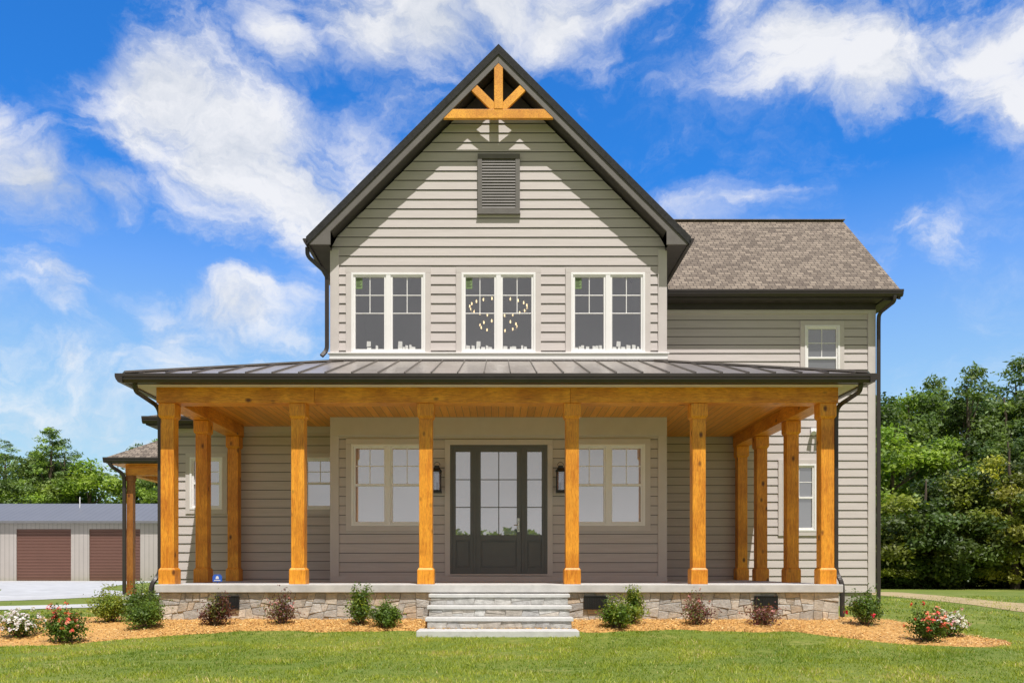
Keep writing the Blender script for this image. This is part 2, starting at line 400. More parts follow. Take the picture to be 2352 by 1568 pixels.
g.poly([(3.2,24.6,.3),(8.37,24.6,.3),(8.37,24.6,7),(3.2,24.6,7)]); g.poly([(-6.75,26.5,.3),(-3.2,26.5,.3),(-3.2,26.5,4),(-6.75,26.5,4)])
g.obj('wall',M['siding'],house,recalc=False)
g=MB(); g.box(-6.7,-3.25,YL+.1,26.4,.2,3.95); g.box(-3.2,3.2,YM+.1,26.9,.2,5.0); g.box(3.25,8.33,YR+.1,24.5,.2,6.95)
g.obj('inner_wall',M['room'],house)
g=MB(); g.box(-6.72,-3.2,YL+.02,26.3,.05,.449); g.obj('foundation',M['mortar'],house)
g=MB(); g.box(3.2,8.35,YR+.02,24.4,.05,.499); g.obj('foundation',M['mortar'],house)

g=MB()
for s in (-1,1):
    a,b=sorted((s*3.10,s*3.272)); g.box(a,b,YM-.042,YM+.12,5.2,7.235); g.box(a,b,YM-.042,YM+.12,FL+.11,3.62)
g.box(-3.272,3.272,YM-.044,YM+.1,3.62,3.98)
g.box(-3.272,3.272,YM-.044,YM+.1,FL+.0,FL+.11)
g.box(8.24,8.412,YR-.042,YR+.13,.5,6.9)
g.box(3.28,8.412,YR-.041,YR,6.72,6.98)
g.box(-6.79,-6.65,YL-.042,YL+.1,.45,3.9)
g.box(-6.64,-3.28,YL-.040,YL,3.86,3.98)
g.obj('trim_board',M['trim'],house,bevel=.004)
g=MB(); g.box(-3.28,3.28,YM-.07,YM+.02,5.085,5.2); g.box(-3.31,3.31,YM-.095,YM+.02,5.2,5.222)
g.obj('sill_band',M['white'],house,bevel=.004)
g=MB(); g.poly([(-.74,YM-.04,9.87),(.74,YM-.04,9.87),(0,YM-.04,10.62)]); g.obj('gable_panel',M['brown'],house,recalc=False)

YF=16.35
roof=MB()
for s in (-1,1):
    roof.prism([(0,11.0),(s*3.66,7.34),(s*3.66,7.25),(0,10.91)],'y',YF-.02,27.3)
roof=roof.obj('roof',M['shingled'],house)
g=MB()
for s in (-1,1):
    g.prism([(0,10.905),(s*3.6,7.305),(s*3.6,7.2),(s*3.2,7.2),(s*3.2,7.45),(0,10.65)],'y',YF,YF+.04)
g.obj('rake_board',M['rake'],roof,bevel=.003)
g=MB()
for s in (-1,1):
    g.prism([(0,10.912),(s*3.63,7.282),(s*3.63,7.20),(0,10.815)],'y',YF-.022,YF-.001)
g.obj('rake_molding',M['shingled'],roof)
g=MB()
for s in (-1,1):
    g.prism([(0,10.70),(s*3.2,7.50),(s*3.2,7.47),(0,10.67)],'y',YF+.04,YM+.05)
    a,b=sorted((s*3.24,s*3.6)); g.box(a,b,YF+.04,27,7.205,7.23)
    a,b=sorted((s*3.6,s*3.625)); g.box(a,b,YF+.04,27,7.18,7.3)
g.obj('soffit',M['brown'],roof)
kp=lambda s,x,z:[(x,z),(x+s*.05,z+.0),(x+s*.085,z+.05),(x+s*.085,z+.075),(x+s*.10,z+.085),(x+s*.10,z+.11),(x,z+.11)]
for s in (-1,1):
    g=MB(); g.prism(kp(s,s*3.627,7.205),'y',YF+.0,27); g.obj('gutter',M['bronze'],roof)

g=MB(); y0,y1=YF+.004,YF+.075
g.prism([(-1.048,9.60),(1.048,9.60),(.873,9.775),(-.873,9.775)],'y',y0,y1)
g.obj('truss_beam',M['woodt'],house,bevel=.006)
g=MB(); g.prism([(-.083,9.776),(.083,9.776),(.083,10.56),(0,10.643),(-.083,10.56)],'y',y0-.008,y1); g.obj('truss_post',M['woodt'],house,bevel=.006)
for s in (-1,1):
    g=MB(); g.prism([(s*.085,9.777),(s*.16,9.777),(s*.516,10.132),(s*.411,10.237),(s*.085,9.911)],'y',y0+.004,y1-.004)
    g.obj('truss_brace',M['woodt'],house,bevel=.004)

g=MB(); x0,x1,z0,z1=-.405,.415,7.925,9.075
g.box(x0,x1,YM-.07,YM-.0,z0,z0+.09); g.box(x0,x1,YM-.07,YM,z1-.09,z1); g.box(x0,x0+.085,YM-.068,YM,z0+.09,z1-.09); g.box(x1-.085,x1,YM-.068,YM,z0+.09,z1-.09)
g.box(x0-.01,x1+.01,YM-.09,YM,z0-.02,z0)
k=17
for i in range(k):
    z=z0+.1+(z1-z0-.2)*i/k; g.prism([(YM-.062,z),(YM-.054,z-.004),(YM-.034,z+.046),(YM-.042,z+.050)],'x',x0+.085,x1-.085)
g.box(x0+.08,x1-.08,YM-.033,YM-.031,z0+.08,z1-.08)
g.obj('louver_vent',M['louver'],house)

def window(x,y,z,w,h,twin,hung,gm_,casing=.105,papers=0,label=False,csides=True):
    loc=(x,y,z)
    g=MB(); fw=.042; yo,yi=-.05,.06
    def frame(a,b,c,d,t,y0,y1):
        g.box(a,b,y0,y1,c,c+t); g.box(a,b,y0,y1,d-t,d); g.box(a,a+t,y0,y1,c+t,d-t); g.box(b-t,b,y0,y1,c+t,d-t)
    frame(-w/2,w/2,0,h,fw,yo,yi)
    cells=[(-w/2+fw,w/2-fw)]
    if twin:
        g.box(-.045,.045,yo+.003,yi,fw,h-fw); cells=[(-w/2+fw,-.045),(.045,w/2-fw)]
    st=.038
    gz=fw+(h-2*fw)*.5
    for a,b in cells:
        frame(a,b,fw,h-fw,st,yo+.022,yi-.01)
        cx=(a+b)/2; zt=h-fw-st
        if hung:
            g.box(a+st,b-st,yo+.016,yi-.01,gz-.022,gz+.022); lo=gz+.022
        else:
            lo=gz-.0; g.box(a+st,b-st,-.008,.02,lo-.008,lo+.008)
        g.box(cx-.008,cx+.008,-.006,.018,lo,zt); mz=(lo+zt)/2
        g.box(a+st,cx-.008,-.006,.018,mz-.008,mz+.008); g.box(cx+.008,b-st,-.006,.018,mz-.008,mz+.008)
    win=g.obj('window',M['white'],house,loc,bevel=.003)
    g=MB(); c=casing
    g.box(-w/2-c,w/2+c,-.042,.0,h+.001,h+c); g.box(-w/2-c,-w/2-.001,-.041,.0,0 if csides else -c,h); g.box(w/2+.001,w/2+c,-.041,0,0 if csides else -c,h)
    if not csides: g.box(-w/2-.001,w/2+.001,-.041,0,-c,-.001)
    g.obj('casing',M['trim'],win,loc,bevel=.003)
    g=MB(); g.box(-w/2+fw,w/2-fw,.004,.010,fw,h-fw); g.obj('glass',M[gm_],win,loc)
    if papers:
        g=MB(); rr=random.Random(papers); bz=fw+st-.005
        for ci,(a,b) in enumerate(cells):
            q=a+st+.01
            while q<b-st-.05:
                ww=min(rr.uniform(.04,.085),b-st-q-.005); hh=rr.uniform(.04,.10)
                yy=.0035-.003*rr.random()
                if rr.random()<.8:
                    g.poly([(q,yy,bz),(q+ww,yy,bz),(q+ww,yy,bz+hh*rr.uniform(.85,1)),(q,yy,bz+hh)])
                q+=ww*rr.uniform(1.0,1.6)
            if rr.random()<.8:
                q=a+st+rr.uniform(.04,.22); g.poly([(q,.001,bz+.06),(q+.08,.001,bz+.065),(q+.082,.001,bz+.16),(q+.005,.001,bz+.165)])
        g.obj('paper_scraps',M['paper'],win,loc,recalc=False)
    if label:
        g=MB(); a=cells[0][0]+st; zt=h-fw-st
        g.poly([(a+.008,.002,zt-.22),(a+.13,.002,zt-.22),(a+.13,.002,zt-.01),(a+.008,.002,zt-.01)])
        for i in range(8):
            zz=zt-.035-i*.022; g.poly([(a+.018,.0005,zz),(a+.12-.04*(i%3)*.5,.0005,zz),(a+.12-.04*(i%3)*.5,.0005,zz+.009),(a+.018,.0005,zz+.009)],1)
        g.obj('energy_label',[M['green_label'],M['brown']],win,loc,recalc=False)
    return win
for i,x in enumerate(UPX): window(x,YM,5.22,WW,1.56,True,False,'glass',papers=5+i,label=True)
for x in (UPX[0],UPX[2]): window(x,YM,1.87,WW,1.585,True,True,'glassd',csides=False)
for a,b,c,d in LW: window((a+b)/2,YL,c,b-a,d-c,False,True,'glassd',.09,csides=False)
window((RW[0][0]+RW[0][1])/2,YR,1.87,.74,1.5,False,True,'glassk',.1,csides=False)
window((RW[1][0]+RW[1][1])/2,YR,5.01,.78,1.45,False,True,'glassk',.1,csides=False)

g=MB(); x0,x1,y0,y1,z0,z1=-3.15,3.15,YM+.07,20.3,5.05,8.0
g.poly([(x0,y0,z0),(x1,y0,z0),(x1,y1,z0),(x0,y1,z0)]); g.poly([(x0,y0,z1),(x1,y0,z1),(x1,y1,z1),(x0,y1,z1)])
g.poly([(x0,y1,z0),(x1,y1,z0),(x1,y1,z1),(x0,y1,z1)]); g.poly([(x0,y0,z0),(x0,y1,z0),(x0,y1,z1),(x0,y0,z1)]); g.poly([(x1,y0,z0),(x1,y1,z0),(x1,y1,z1),(x1,y0,z1)])
for a,b in ((x0,UPX[0]-WW/2),(UPX[0]+WW/2,UPX[1]-WW/2),(UPX[1]+WW/2,UPX[2]-WW/2),(UPX[2]+WW/2,x1)):
    g.poly([(a,y0,5.05),(b,y0,5.05),(b,y0,6.78),(a,y0,6.78)])
g.poly([(x0,y0,6.78),(x1,y0,6.78),(x1,y0,8),(x0,y0,8)]); g.poly([(x0,y0,5.05),(x1,y0,5.05),(x1,y0,5.22),(x0,y0,5.22)])
g.obj('room_interior',M['room'],house,recalc=False)

cl=(0,18.5,6.2); g=MB()
def ring(r,z,n=32):
    g.tube([(r*math.cos(2*math.pi*i/n),r*math.sin(2*math.pi*i/n),z) for i in range(n+1)],[.007]*(n+1),6)
ring(.62,.42); ring(.40,.02)
for k in range(4):
    a=k*math.pi/2+.4
    g.tube([(0,0,1.0),(.62*math.cos(a),.62*math.sin(a),.42)],[.004,.004],6); g.tube([(.62*math.cos(a),.62*math.sin(a),.42),(.40*math.cos(a),.40*math.sin(a),.02)],[.003,.003],6)
g.tube([(0,0,1.0),(0,0,1.8)],[.010,.010],6)
ch=g.obj('chandelier',M['steel'],None,cl); top(ch,"two-tier slim ring chandelier with lit candle bulbs hanging upstairs","chandelier")
bm_=MB(); bm_.tube([(0,0,0),(0,0,.012),(0,0,.045),(0,0,.065)],[.008,.014,.015,.004],8); bmesh_=bm_.mesh('light_bulb',[M['bulb']],smooth=True)
for n_,r_,z_ in ((20,.62,.43),(12,.40,.03)):
    for i in range(n_):
        a=2*math.pi*(i+.3)/n_; b=bpy.data.objects.new('light_bulb',bmesh_); b.location=(cl[0]+r_*math.cos(a),cl[1]+r_*math.sin(a),cl[2]+z_); link(b); par(b,ch)

dx0,dx1,dz0,dz1=-.94,.95,.905,3.44
g=MB()
c=.105
g.box(dx0-c,dx1+c,YM-.043,YM,dz1+.001,dz1+c); g.box(dx0-c,dx0-.001,YM-.042,YM,FL+.112,dz1); g.box(dx1+.001,dx1+c,YM-.042,YM,FL+.112,dz1)
g.obj('door_casing',M['trim'],house,bevel=.003)
g=MB()
g.box(dx0,dx1,YM-.05,YM+.05,FL+.12,dz0+.03)
g.obj('threshold',M['trim'],house,bevel=.003)
def leafdoor(name,a,b,cols,y):
    g=MB(); t=.065 if cols==1 else .095
    z0=dz0+.03; z1=dz1-.045; gz0=1.04+77/118; gz1=z1-.09
    g.box(a,a+t,y,y+.045,z0,z1); g.box(b-t,b,y,y+.045,z0,z1); g.box(a+t,b-t,y,y+.045,gz1,z1); g.box(a+t,b-t,y,y+.045,gz0-.11,gz0); g.box(a+t,b-t,y,y+.045,z0,z0+.13)
    g.box(a+t,b-t,y+.022,y+.03,z0+.13,gz0-.11)
    g.box(a+t+.03,b-t-.03,y+.012,y+.025,z0+.16,gz0-.14)
    for i in range(1,3):
        z=gz0+(gz1-gz0)*i/3; g.box(a+t,b-t,y+.008,y+.03,z-.009,z+.009)
    for i in range(1,cols):
        xx=a+t+(b-a-2*t)*i/cols
        for k in range(3):
            g.box(xx-.009,xx+.009,y+.009,y+.03,gz0+(gz1-gz0)*k/3+(.009 if k else 0),gz0+(gz1-gz0)*(k+1)/3-(.009 if k<2 else 0))
    o=g.obj(name,M['doorgray'],house,bevel=.003)
    g=MB(); g.box(a+t,b-t,y+.014,y+.02,gz0,gz1); g.obj('glass',M['glassd'],o); return o
door=leafdoor('door',-.44,.45,2,YM-.025)
leafdoor('sidelight',-.895,-.485,1,YM-.03); leafdoor('sidelight',.495,.905,1,YM-.03)
g=MB()
for a,b in ((dx0,-.895),(-.485,-.44),(.45,.495),(.905,dx1)): g.box(a,b,YM-.045,YM+.04,dz0+.03,dz1-.045)
g.box(dx0,dx1,YM-.046,YM+.04,dz1-.045,dz1); g.obj('door_frame',M['doorgray'],house,bevel=.003)
g=MB(); g.box(.365,.41,YM-.038,YM-.026,1.75,2.02); g.tube([(.388,YM-.04,1.95),(.388,YM-.09,1.94),(.388,YM-.09,1.80),(.388,YM-.04,1.79)],[.011]*4,8)
g.tube([(.388,YM-.05,1.99),(.388,YM-.03,1.99)],[.02,.02],10); g.tube([(.388,YM-.06,1.89),(.30,YM-.06,1.885)],[.009,.008],8)
g.obj('handle',M['steel'],door,bevel=.002)

def lantern(x):
    loc=(x,YM-.045,2.50); g=MB()
    g.box(-.055,.055,-.01,.012,.05,.5)
    g.box(-.085,.085,-.20,-.03,.03,.05); g.box(-.09,.09,-.205,-.025,.0,.03)
    for sx in (-.08,.066):
        for sy in (-.195,-.05): g.box(sx,sx+.014,sy,sy+.014,.05,.40)
    g.box(-.088,.088,-.203,-.028,.40,.415)
    yc=-.115
    g.prism([(-.10,.415),(.10,.415),(.045,.485),(.045,.52),(-.045,.52),(-.045,.485)],'y',yc-.06,yc+.06)
    g.prism([(yc-.10,.4155),(yc+.10,.4155),(yc+.045,.486),(yc-.045,.486)],'x',-.062,.062)
    pts=[(0.045*math.cos(a)*1.3,yc,.53+.06*math.sin(a)) for a in [math.pi*i/10 for i in range(11)]]; g.tube(pts,[.006]*11,6)
    g.tube([(0,0,.42),(0,-.06,.47),(0,yc,.50)],[.012]*3,6)
    g.tube([(0,yc,.05),(0,yc,.20)],[.018,.018],8)
    o=g.obj('wall_lantern',M['black'],house,loc)
    g=MB(); g.box(-.072,.072,-.19,-.042,.052,.398); g.obj('lantern_glass',M['glass'],o,loc)
lantern(-1.186); lantern(1.195)

# porch floor, foundation, steps
g=MB(); g.prism([(-5.52,13.78),(5.53,13.78),(5.53,YR),(3.23,YR),(3.23,YM),(-3.23,YM),(-3.23,YL),(-5.52,YL)],'z',FL-.13,FL)
g.obj('porch_floor',M['concrete'],house,bevel=.01)
g=MB(); g.prism([(-5.47,13.855),(5.48,13.855),(5.48,YR+.01),(-5.47,YR-.6)],'z',0,FL-.131)
pf=g.obj('porch_foundation',M['mortar'],house)

def split_poly(poly,amax,rr,out,hb=1.0):
    xs_=[p[0] for p in poly]; zs_=[p[1] for p in poly]; w=max(xs_)-min(xs_); h=max(zs_)-min(zs_)
    area=abs(sum(poly[i][0]*poly[(i+1)%len(poly)][1]-poly[(i+1)%len(poly)][0]*poly[i][1] for i in range(len(poly))))/2
    if area<amax*rr.uniform(.35,2.1) and w<.58: out.append(poly); return
    if w>h*1.4*hb: n=Vector((1,rr.uniform(-.38,.38)))
    else: n=Vector((rr.uniform(-.22,.22),1))
    t=rr.uniform(.34,.66); c=Vector((min(xs_)+w*t,min(zs_)+h*t))
    A=[];B_=[]
    for i in range(len(poly)):
        p=Vector(poly[i]); q=Vector(poly[(i+1)%len(poly)]); dp=(p-c).dot(n); dq=(q-c).dot(n)
        (A if dp<0 else B_).append(tuple(p))
        if dp*dq<0:
            s=p.lerp(q,dp/(dp-dq)); A.append(tuple(s)); B_.append(tuple(s))
    for P in (A,B_):
        if len(P)>=3: split_poly(P,amax,rr,out,hb)
TONES=[(.50,.45,.385),(.56,.51,.44),(.47,.445,.41),(.43,.42,.40),(.60,.54,.46),(.54,.45,.35),(.50,.485,.46),(.40,.39,.375),(.58,.54,.48),(.52,.505,.48)]
def stonewall(name,x0,x1,z0,z1,y,parent,seed,amax=.045,tones=TONES,hb=1.0,depth=.035):
    rr=random.Random(seed); polys=[]; split_poly([(x0,z0),(x1,z0),(x1,z1),(x0,z1)],amax,rr,polys,hb)
    V=[];F=[];T=[]
    for P in polys:
        cx=sum(p[0] for p in P)/len(P); cz=sum(p[1] for p in P)/len(P)
        w=max(p[0] for p in P)-min(p[0] for p in P); h=max(p[1] for p in P)-min(p[1] for p in P)
        if min(w,h)<.03: continue
        def ins(d): return [(cx+(p[0]-cx)*(1-2*d/w),cz+(p[1]-cz)*(1-2*d/h)) for p in P]
        dd=depth*rr.uniform(.5,1.2); n=len(V); k=len(P); tone=rr.choice(tones); f=rr.uniform(.85,1.12); tone=tuple(a*f for a in tone)
        tilt=(rr.uniform(-.05,.05),rr.uniform(-.08,.08))
        for d,dep in ((.003,0),(.005,.8),(.014,1.0)):
            if d*2>min(w,h)*.8: d=min(w,h)*.3
            for p in ins(d):
                yy=y-dd*dep-(tilt[0]*(p[0]-cx)+tilt[1]*(p[1]-cz)) *(1 if dep else 0)
                V.append((p[0],yy,p[1])); T.append((*tone,1))
        for l in range(2):
            for i in range(k):
                j=(i+1)%k; F.append((n+l*k+i,n+l*k+j,n+(l+1)*k+j,n+(l+1)*k+i))
        F.append(tuple(range(n+2*k,n+3*k)))
    me=bpy.data.meshes.new(name); me.from_pydata(V,[],F); a=me.attributes.new('tint','FLOAT_COLOR','POINT')
    a.data.foreach_set('color',np.array(T,np.float32).ravel()); me.materials.append(M['stone']); me.update()
    o=bpy.data.objects.new(name,me); link(o); o["wl"]=[0,0,0]; par(o,parent); return o
stonewall('stone_veneer',-5.47,5.48,.10,FL-.132,13.856,pf,4,.034,depth=.022)
for xv in (-4.36,1.56,4.3):
    g=MB(); w=.19; g.box(xv-w,xv+w,13.80,13.839,.40,.59)
    for i in range(13): q=xv-w+.02+i*(2*w-.05)/12; g.box(q,q+.009,13.792,13.80,.415,.575)
    g.box(xv-w,xv+w,13.79,13.8,.59,.605); g.box(xv-w,xv+w,13.79,13.8,.385,.40)
    g.obj('foundation_vent',M['black'],house)
steps=MB(); fronts=[13.50,13.18,12.86]; tops=[.64,.47,.305]
for i,(f,z) in enumerate(zip(fronts,tops)):
    steps.box(-1.10,1.125,f,f+.36 if i else 13.779,z-.055,z)
steps.box(-1.185,1.165,12.38,12.86+.1,.0,.142)
st=steps.obj('porch_steps',M['tread'],house,bevel=.008)
g=MB()
for i,(f,z) in enumerate(zip(fronts,tops)): g.box(-1.07,1.095,f+.03,13.81-.01*i,.0,z-.056)
rs=g.obj('step_riser',M['mortar'],st)
GT=[(.50,.50,.49),(.56,.555,.54),(.44,.44,.44),(.54,.50,.45),(.48,.46,.43)]
for i,(f,z) in enumerate(zip(fronts,tops)):
    lo_=(tops[i+1] if i<2 else .142); stonewall('riser_stones',-1.07,1.095,lo_+.002,z-.057,f+.032,st,20+i,.03,GT,hb=3,depth=.014)

# porch posts
g=MB(); hp=3.735-FL; a=.108; b=.136
g.box(-a,a,-a,a,.27,hp-.25)
def flare(z0,z1,z2,w1,w2):
    n=len(g.v)
    for z,w in ((z0,w2),(z1,w2),(z2,w1)): g.v+= [(-w,-w,z),(w,-w,z),(w,w,z),(-w,w,z)]
    for l in range(2):
        for k in range(4):
            k2=(k+1)%4; g.f.append((n+l*4+k,n+l*4+k2,n+l*4+4+k2,n+l*4+4+k)); g.m.append(0)
    g.f.append((n,n+3,n+2,n+1)); g.m.append(0); g.f.append((n+8,n+9,n+10,n+11)); g.m.append(0)
flare(0,.235,.272,a+.001,b); flare(hp,hp-.21,hp-.252,a+.001,b)
pm=g.mesh('porch_post',[M['woodz']])
for x,y in [(-5.41,14.14),(-3.28,14.14),(-1.19,14.14),(1.206,14.14),(3.277,14.14),(5.376,14.14),(-5.41,15.75),(-5.41,17.6),(5.376,15.79),(5.376,17.63),(5.376,19.03)]:
    o=bpy.data.objects.new('porch_post',pm); o.location=(x,y,FL); link(o); par(o,house)
    bv=o.modifiers.new('b','BEVEL'); bv.width=.008; bv.segments=2; bv.limit_method='ANGLE'
ZB,ZT,ZC=3.736,4.03,3.975
for a,b in ((-5.57,-3.0),(-2.997,1.17),(1.173,5.53)):
    g=MB(); g.box(a,b,13.985,14.30,ZB,ZT); g.obj('porch_beam',M['woodx'],house,bevel=.006)
g=MB(); g.box(-5.565,-5.255,14.302,YL-.05,ZB+.004,ZT); g.obj('porch_beam',M['woody'],house,bevel=.006)
g=MB(); g.box(5.22,5.525,14.302,YR-.05,ZB+.004,ZT); g.obj('porch_beam',M['woody'],house,bevel=.006)
g=MB(); g.prism([(-5.25,14.30),(5.215,14.30),(5.215,YR-.045),(3.28,YR-.045),(3.28,YM-.05),(-3.28,YM-.05),(-3.28,YL-.045),(-5.25,YL-.045)],'z',ZC,ZC+.02)
g.obj('porch_ceiling',M['ceiling'],house)
g=MB(); g.box(-5.9,5.84,13.68,13.984,3.985,4.0); g.box(-5.9,-5.566,13.985,YL-.05,3.985,4.0); g.box(5.526,5.84,13.985,YR-.05,3.985,4.0)
g.obj('porch_soffit',M['soffit'],house)
SL=.307; EX0,EX1,EY,EZ=-5.94,5.87,13.62,4.125
rz=lambda d:EZ+SL*d
g=MB(); dM=YM-EY
g.poly([(EX0,EY,EZ),(EX1,EY,EZ),(EX1-dM,YM,rz(dM)),(EX0+dM,YM,rz(dM))])
g.poly([(EX0,EY,EZ),(EX0+dM,YM,rz(dM)),(EX0+dM,YL+.2,rz(dM)),(EX0,YL+.2,EZ)])
g.poly([(EX1,EY,EZ),(EX1,YR+.02,EZ),(EX1-dM,YR+.02,rz(dM)),(EX1-dM,YM,rz(dM))])
pr=g.obj('porch_roof',M['metal'],house,recalc=False)
g=MB()
x=EX0+.25
while x<EX1-.1:
    d=min(x-EX0,EX1-x,dM); g.sweep([(x,EY-.01,EZ+.014),(x,EY+d,rz(d)+.014)],.012,.030); x+=.42
for sx,xe in ((1,EX0),(-1,EX1)):
    y=EY+.35; ye=YL if sx>0 else YR
    while y<ye:
        d=min(y-EY,3.1 if y>YM else 9, dM)
        if abs(xe+sx*d)<3.26: d=abs(xe)-3.26
        g.sweep([(xe-sx*.01,y,EZ+.014),(xe+sx*d,y,rz(d)+.014)],.030,.012); y+=.42
    d=abs(xe)-3.0; g.sweep([(xe,EY,EZ+.015),(xe+sx*d,EY+d,rz(d)+.015)],.03,.10)
g.obj('roof_seam',M['seam'],pr)
g=MB(); g.prism([(YM-.12,rz(dM-.12)+.012),(YM-.01,rz(dM)+.0),(YM-.01,rz(dM)+.10),(YM-.05,rz(dM)+.10),(YM-.06,rz(dM)+.03)],'x',-3.28,3.28); g.obj('flashing',M['bronze'],pr)
g=MB(); g.box(EX0+.02,EX1-.02,EY+.02,EY+.06,3.965,4.105); g.box(EX0+.02,EX0+.06,EY+.061,YL,3.965,4.105); g.box(EX1-.06,EX1-.02,EY+.061,YR-.02,3.965,4.105)
g.obj('fascia',M['brown'],pr)
ky=lambda y,z:[(y,z),(y-.07,z),(y-.105,z+.05),(y-.105,z+.085),(y-.12,z+.095),(y-.12,z+.14),(y,z+.14)]
g=MB(); g.prism(ky(EY+.018,3.97),'x',EX0-.02,EX1+.02); g.obj('gutter',M['bronze'],pr)
g=MB(); g.prism([(x_,z_) for x_,z_ in [(EX0+.018,3.972),(EX0-.05,3.972),(EX0-.085,4.02),(EX0-.10,4.06),(EX0-.10,4.11),(EX0+.018,4.11)]],'y',EY-.10,YL); g.obj('gutter',M['bronze'],pr)
g=MB(); g.prism([(x_,z_) for x_,z_ in [(EX1-.018,3.972),(EX1+.05,3.972),(EX1+.085,4.02),(EX1+.10,4.06),(EX1+.10,4.11),(EX1-.018,4.11)]],'y',EY-.10,YR-.02); g.obj('gutter',M['bronze'],pr)

def arc(pts,k=5):
    out=[Vector(pts[0])]
    for i in range(1,len(pts)-1):
        a,b,c=map(Vector,pts[i-1:i+2]); r=min(.14,(b-a).length*.45,(c-b).length*.45)
        p=b+(a-b).normalized()*r; q=b+(c-b).normalized()*r
        for j in range(k+1):
            t=j/k; out.append(p*(1-t)**2+b*2*t*(1-t)+q*t*t)
    out.append(Vector(pts[-1])); return out
def spout(pts,w=.075,h=.06,parent=house):
    g=MB(); g.sweep(arc(pts),w,h); g.obj('downspout',M['bronze'],parent,bevel=.008)
spout([(-5.78,13.66,3.98),(-5.78,13.70,3.86),(-5.60,14.20,3.70),(-5.60,14.22,3.4),(-5.60,14.22,.95),(-5.70,14.1,.78),(-5.70,14.1,.35),(-5.78,14.05,.28)],.065)
spout([(5.76,13.66,3.98),(5.76,13.70,3.86),(5.575,14.18,3.70),(5.575,14.20,3.4),(5.575,14.20,.98),(5.64,14.1,.80),(5.64,14.1,.25)],.065)
spout([(-3.68,16.55,7.22),(-3.68,16.55,7.05),(-3.325,16.66,6.75),(-3.325,16.66,6.5),(-3.325,16.66,5.27),(-3.42,16.60,5.14)])
spout([(8.62,18.70,6.98),(8.62,18.72,6.85),(8.455,19.1,6.7),(8.455,19.12,6.5),(8.455,19.12,.25)])

g=MB()
g.poly([(3.66,18.75,7.12),(8.77,18.75,7.12),(8.77,21.9,9.89),(1.11,21.9,9.89)]); g.poly([(1.11,21.9,9.89),(8.77,21.9,9.89),(8.77,25.05,7.12),(3.66,25.05,7.12)])
wr=g.obj('roof',M['shingle'],house,recalc=False)
g=MB()
for (ya,za,yb,zb) in ((18.73,7.10,21.9,9.885),(25.07,7.10,21.9,9.885)):
    g.prism([(ya,za),(yb,zb),(yb,zb-.2),(ya,za-.2)],'x',8.70,8.765)
g.box(3.6,8.74,18.77,18.80,6.93,7.09); g.box(3.3,8.70,18.80,YR+.01,6.93,6.96); g.box(8.42,8.70,18.80,25,6.90,6.93)
g.box(3.29,8.40,YR-.07,YR-.042,6.80,6.93)
g.obj('fascia',M['brown'],wr)
g=MB(); g.prism(ky(18.768,6.96),'x',3.6,8.80); g.obj('gutter',M['bronze'],wr)
g=MB(); g.sweep([(1.2,21.9,9.885),(8.79,21.9,9.885)],.02,.2); g.obj('ridge_cap',M['ridge'],wr)
g=MB(); s=.35
def hz(d): return 4.11+s*d
g.poly([(-7.15,17.35,hz(0)),(-3.2,17.35,hz(0)),(-3.2,21.3,hz(3.95))]); g.poly([(-7.15,17.35,hz(0)),(-3.2,21.3,hz(3.95)),(-3.2,26.9,hz(3.95)),(-7.15,26.9,hz(0))])
lr=g.obj('roof',M['shingle'],house,recalc=False)
g=MB(); g.box(-7.12,-5.7,17.37,17.40,3.94,4.09); g.box(-7.13,-7.10,17.37,26.9,3.94,4.09); g.box(-7.10,-5.7,17.40,YL,3.93,3.95); g.box(-7.10,-6.8,YL,26.9,3.93,3.95)
g.obj('fascia',M['brown'],lr)
g=MB(); g.prism(ky(17.368,3.96),'x',-7.17,-5.9); g.obj('gutter',M['bronze'],lr)

g=MB(); zz=4.02; k=.6
g.poly([(-10.58,23.1,zz),(-6.75,23.1,zz),(-6.75,26.93,zz+k*3.83)]); g.poly([(-10.58,23.1,zz),(-6.75,26.93,zz+k*3.83),(-6.75,29.5,zz+k*3.83),(-10.58,29.5,zz)])
sr=g.obj('side_porch_roof',M['shingle'],house,recalc=False)
g=MB(); g.box(-10.56,-6.76,23.12,23.16,3.87,4.0); g.box(-10.56,-10.52,23.16,29.5,3.87,4.0); g.prism(ky(23.12,3.88),'x',-10.6,-6.76); g.obj('gutter',M['bronze'],sr)
g=MB(); g.box(-10.16,-6.8,23.4,23.62,3.58,3.86); g.obj('porch_beam',M['woodx'],house,bevel=.005)
g=MB(); g.box(-10.16,-9.94,23.63,29.3,3.58,3.86); g.obj('porch_beam',M['woody'],house,bevel=.005)
g=MB(); g.box(-10.5,-6.8,23.17,29.4,3.861,3.869); g.obj('porch_ceiling',M['ceiling'],house)
for y in (23.51,26.3,29.2):
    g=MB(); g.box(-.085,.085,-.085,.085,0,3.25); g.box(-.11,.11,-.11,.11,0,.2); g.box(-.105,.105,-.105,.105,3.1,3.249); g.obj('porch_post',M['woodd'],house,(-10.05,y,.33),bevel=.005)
g=MB(); g.box(-10.3,-6.8,23.3,29.4,.1,.33); g.obj('side_porch_floor',M['concrete'],house,bevel=.01)
spout([(-10.45,23.06,3.88),(-10.40,23.1,3.78),(-10.18,23.36,3.6),(-10.18,23.38,3.3),(-10.18,23.38,.25)],.09)

g=MB(); x,z=7.05,4.05
g.box(x-.09,x+.09,YR-.06,YR-.02,z-.02,z+.12)
for s in (-1,1): g.tube([(x+s*.05,YR-.05,z+.04),(x+s*.07,YR-.12,z+.02),(x+s*.08,YR-.2,z-.02)],[.03,.045,.055],10)
g.obj('flood_light',M['white'],house,bevel=.003)

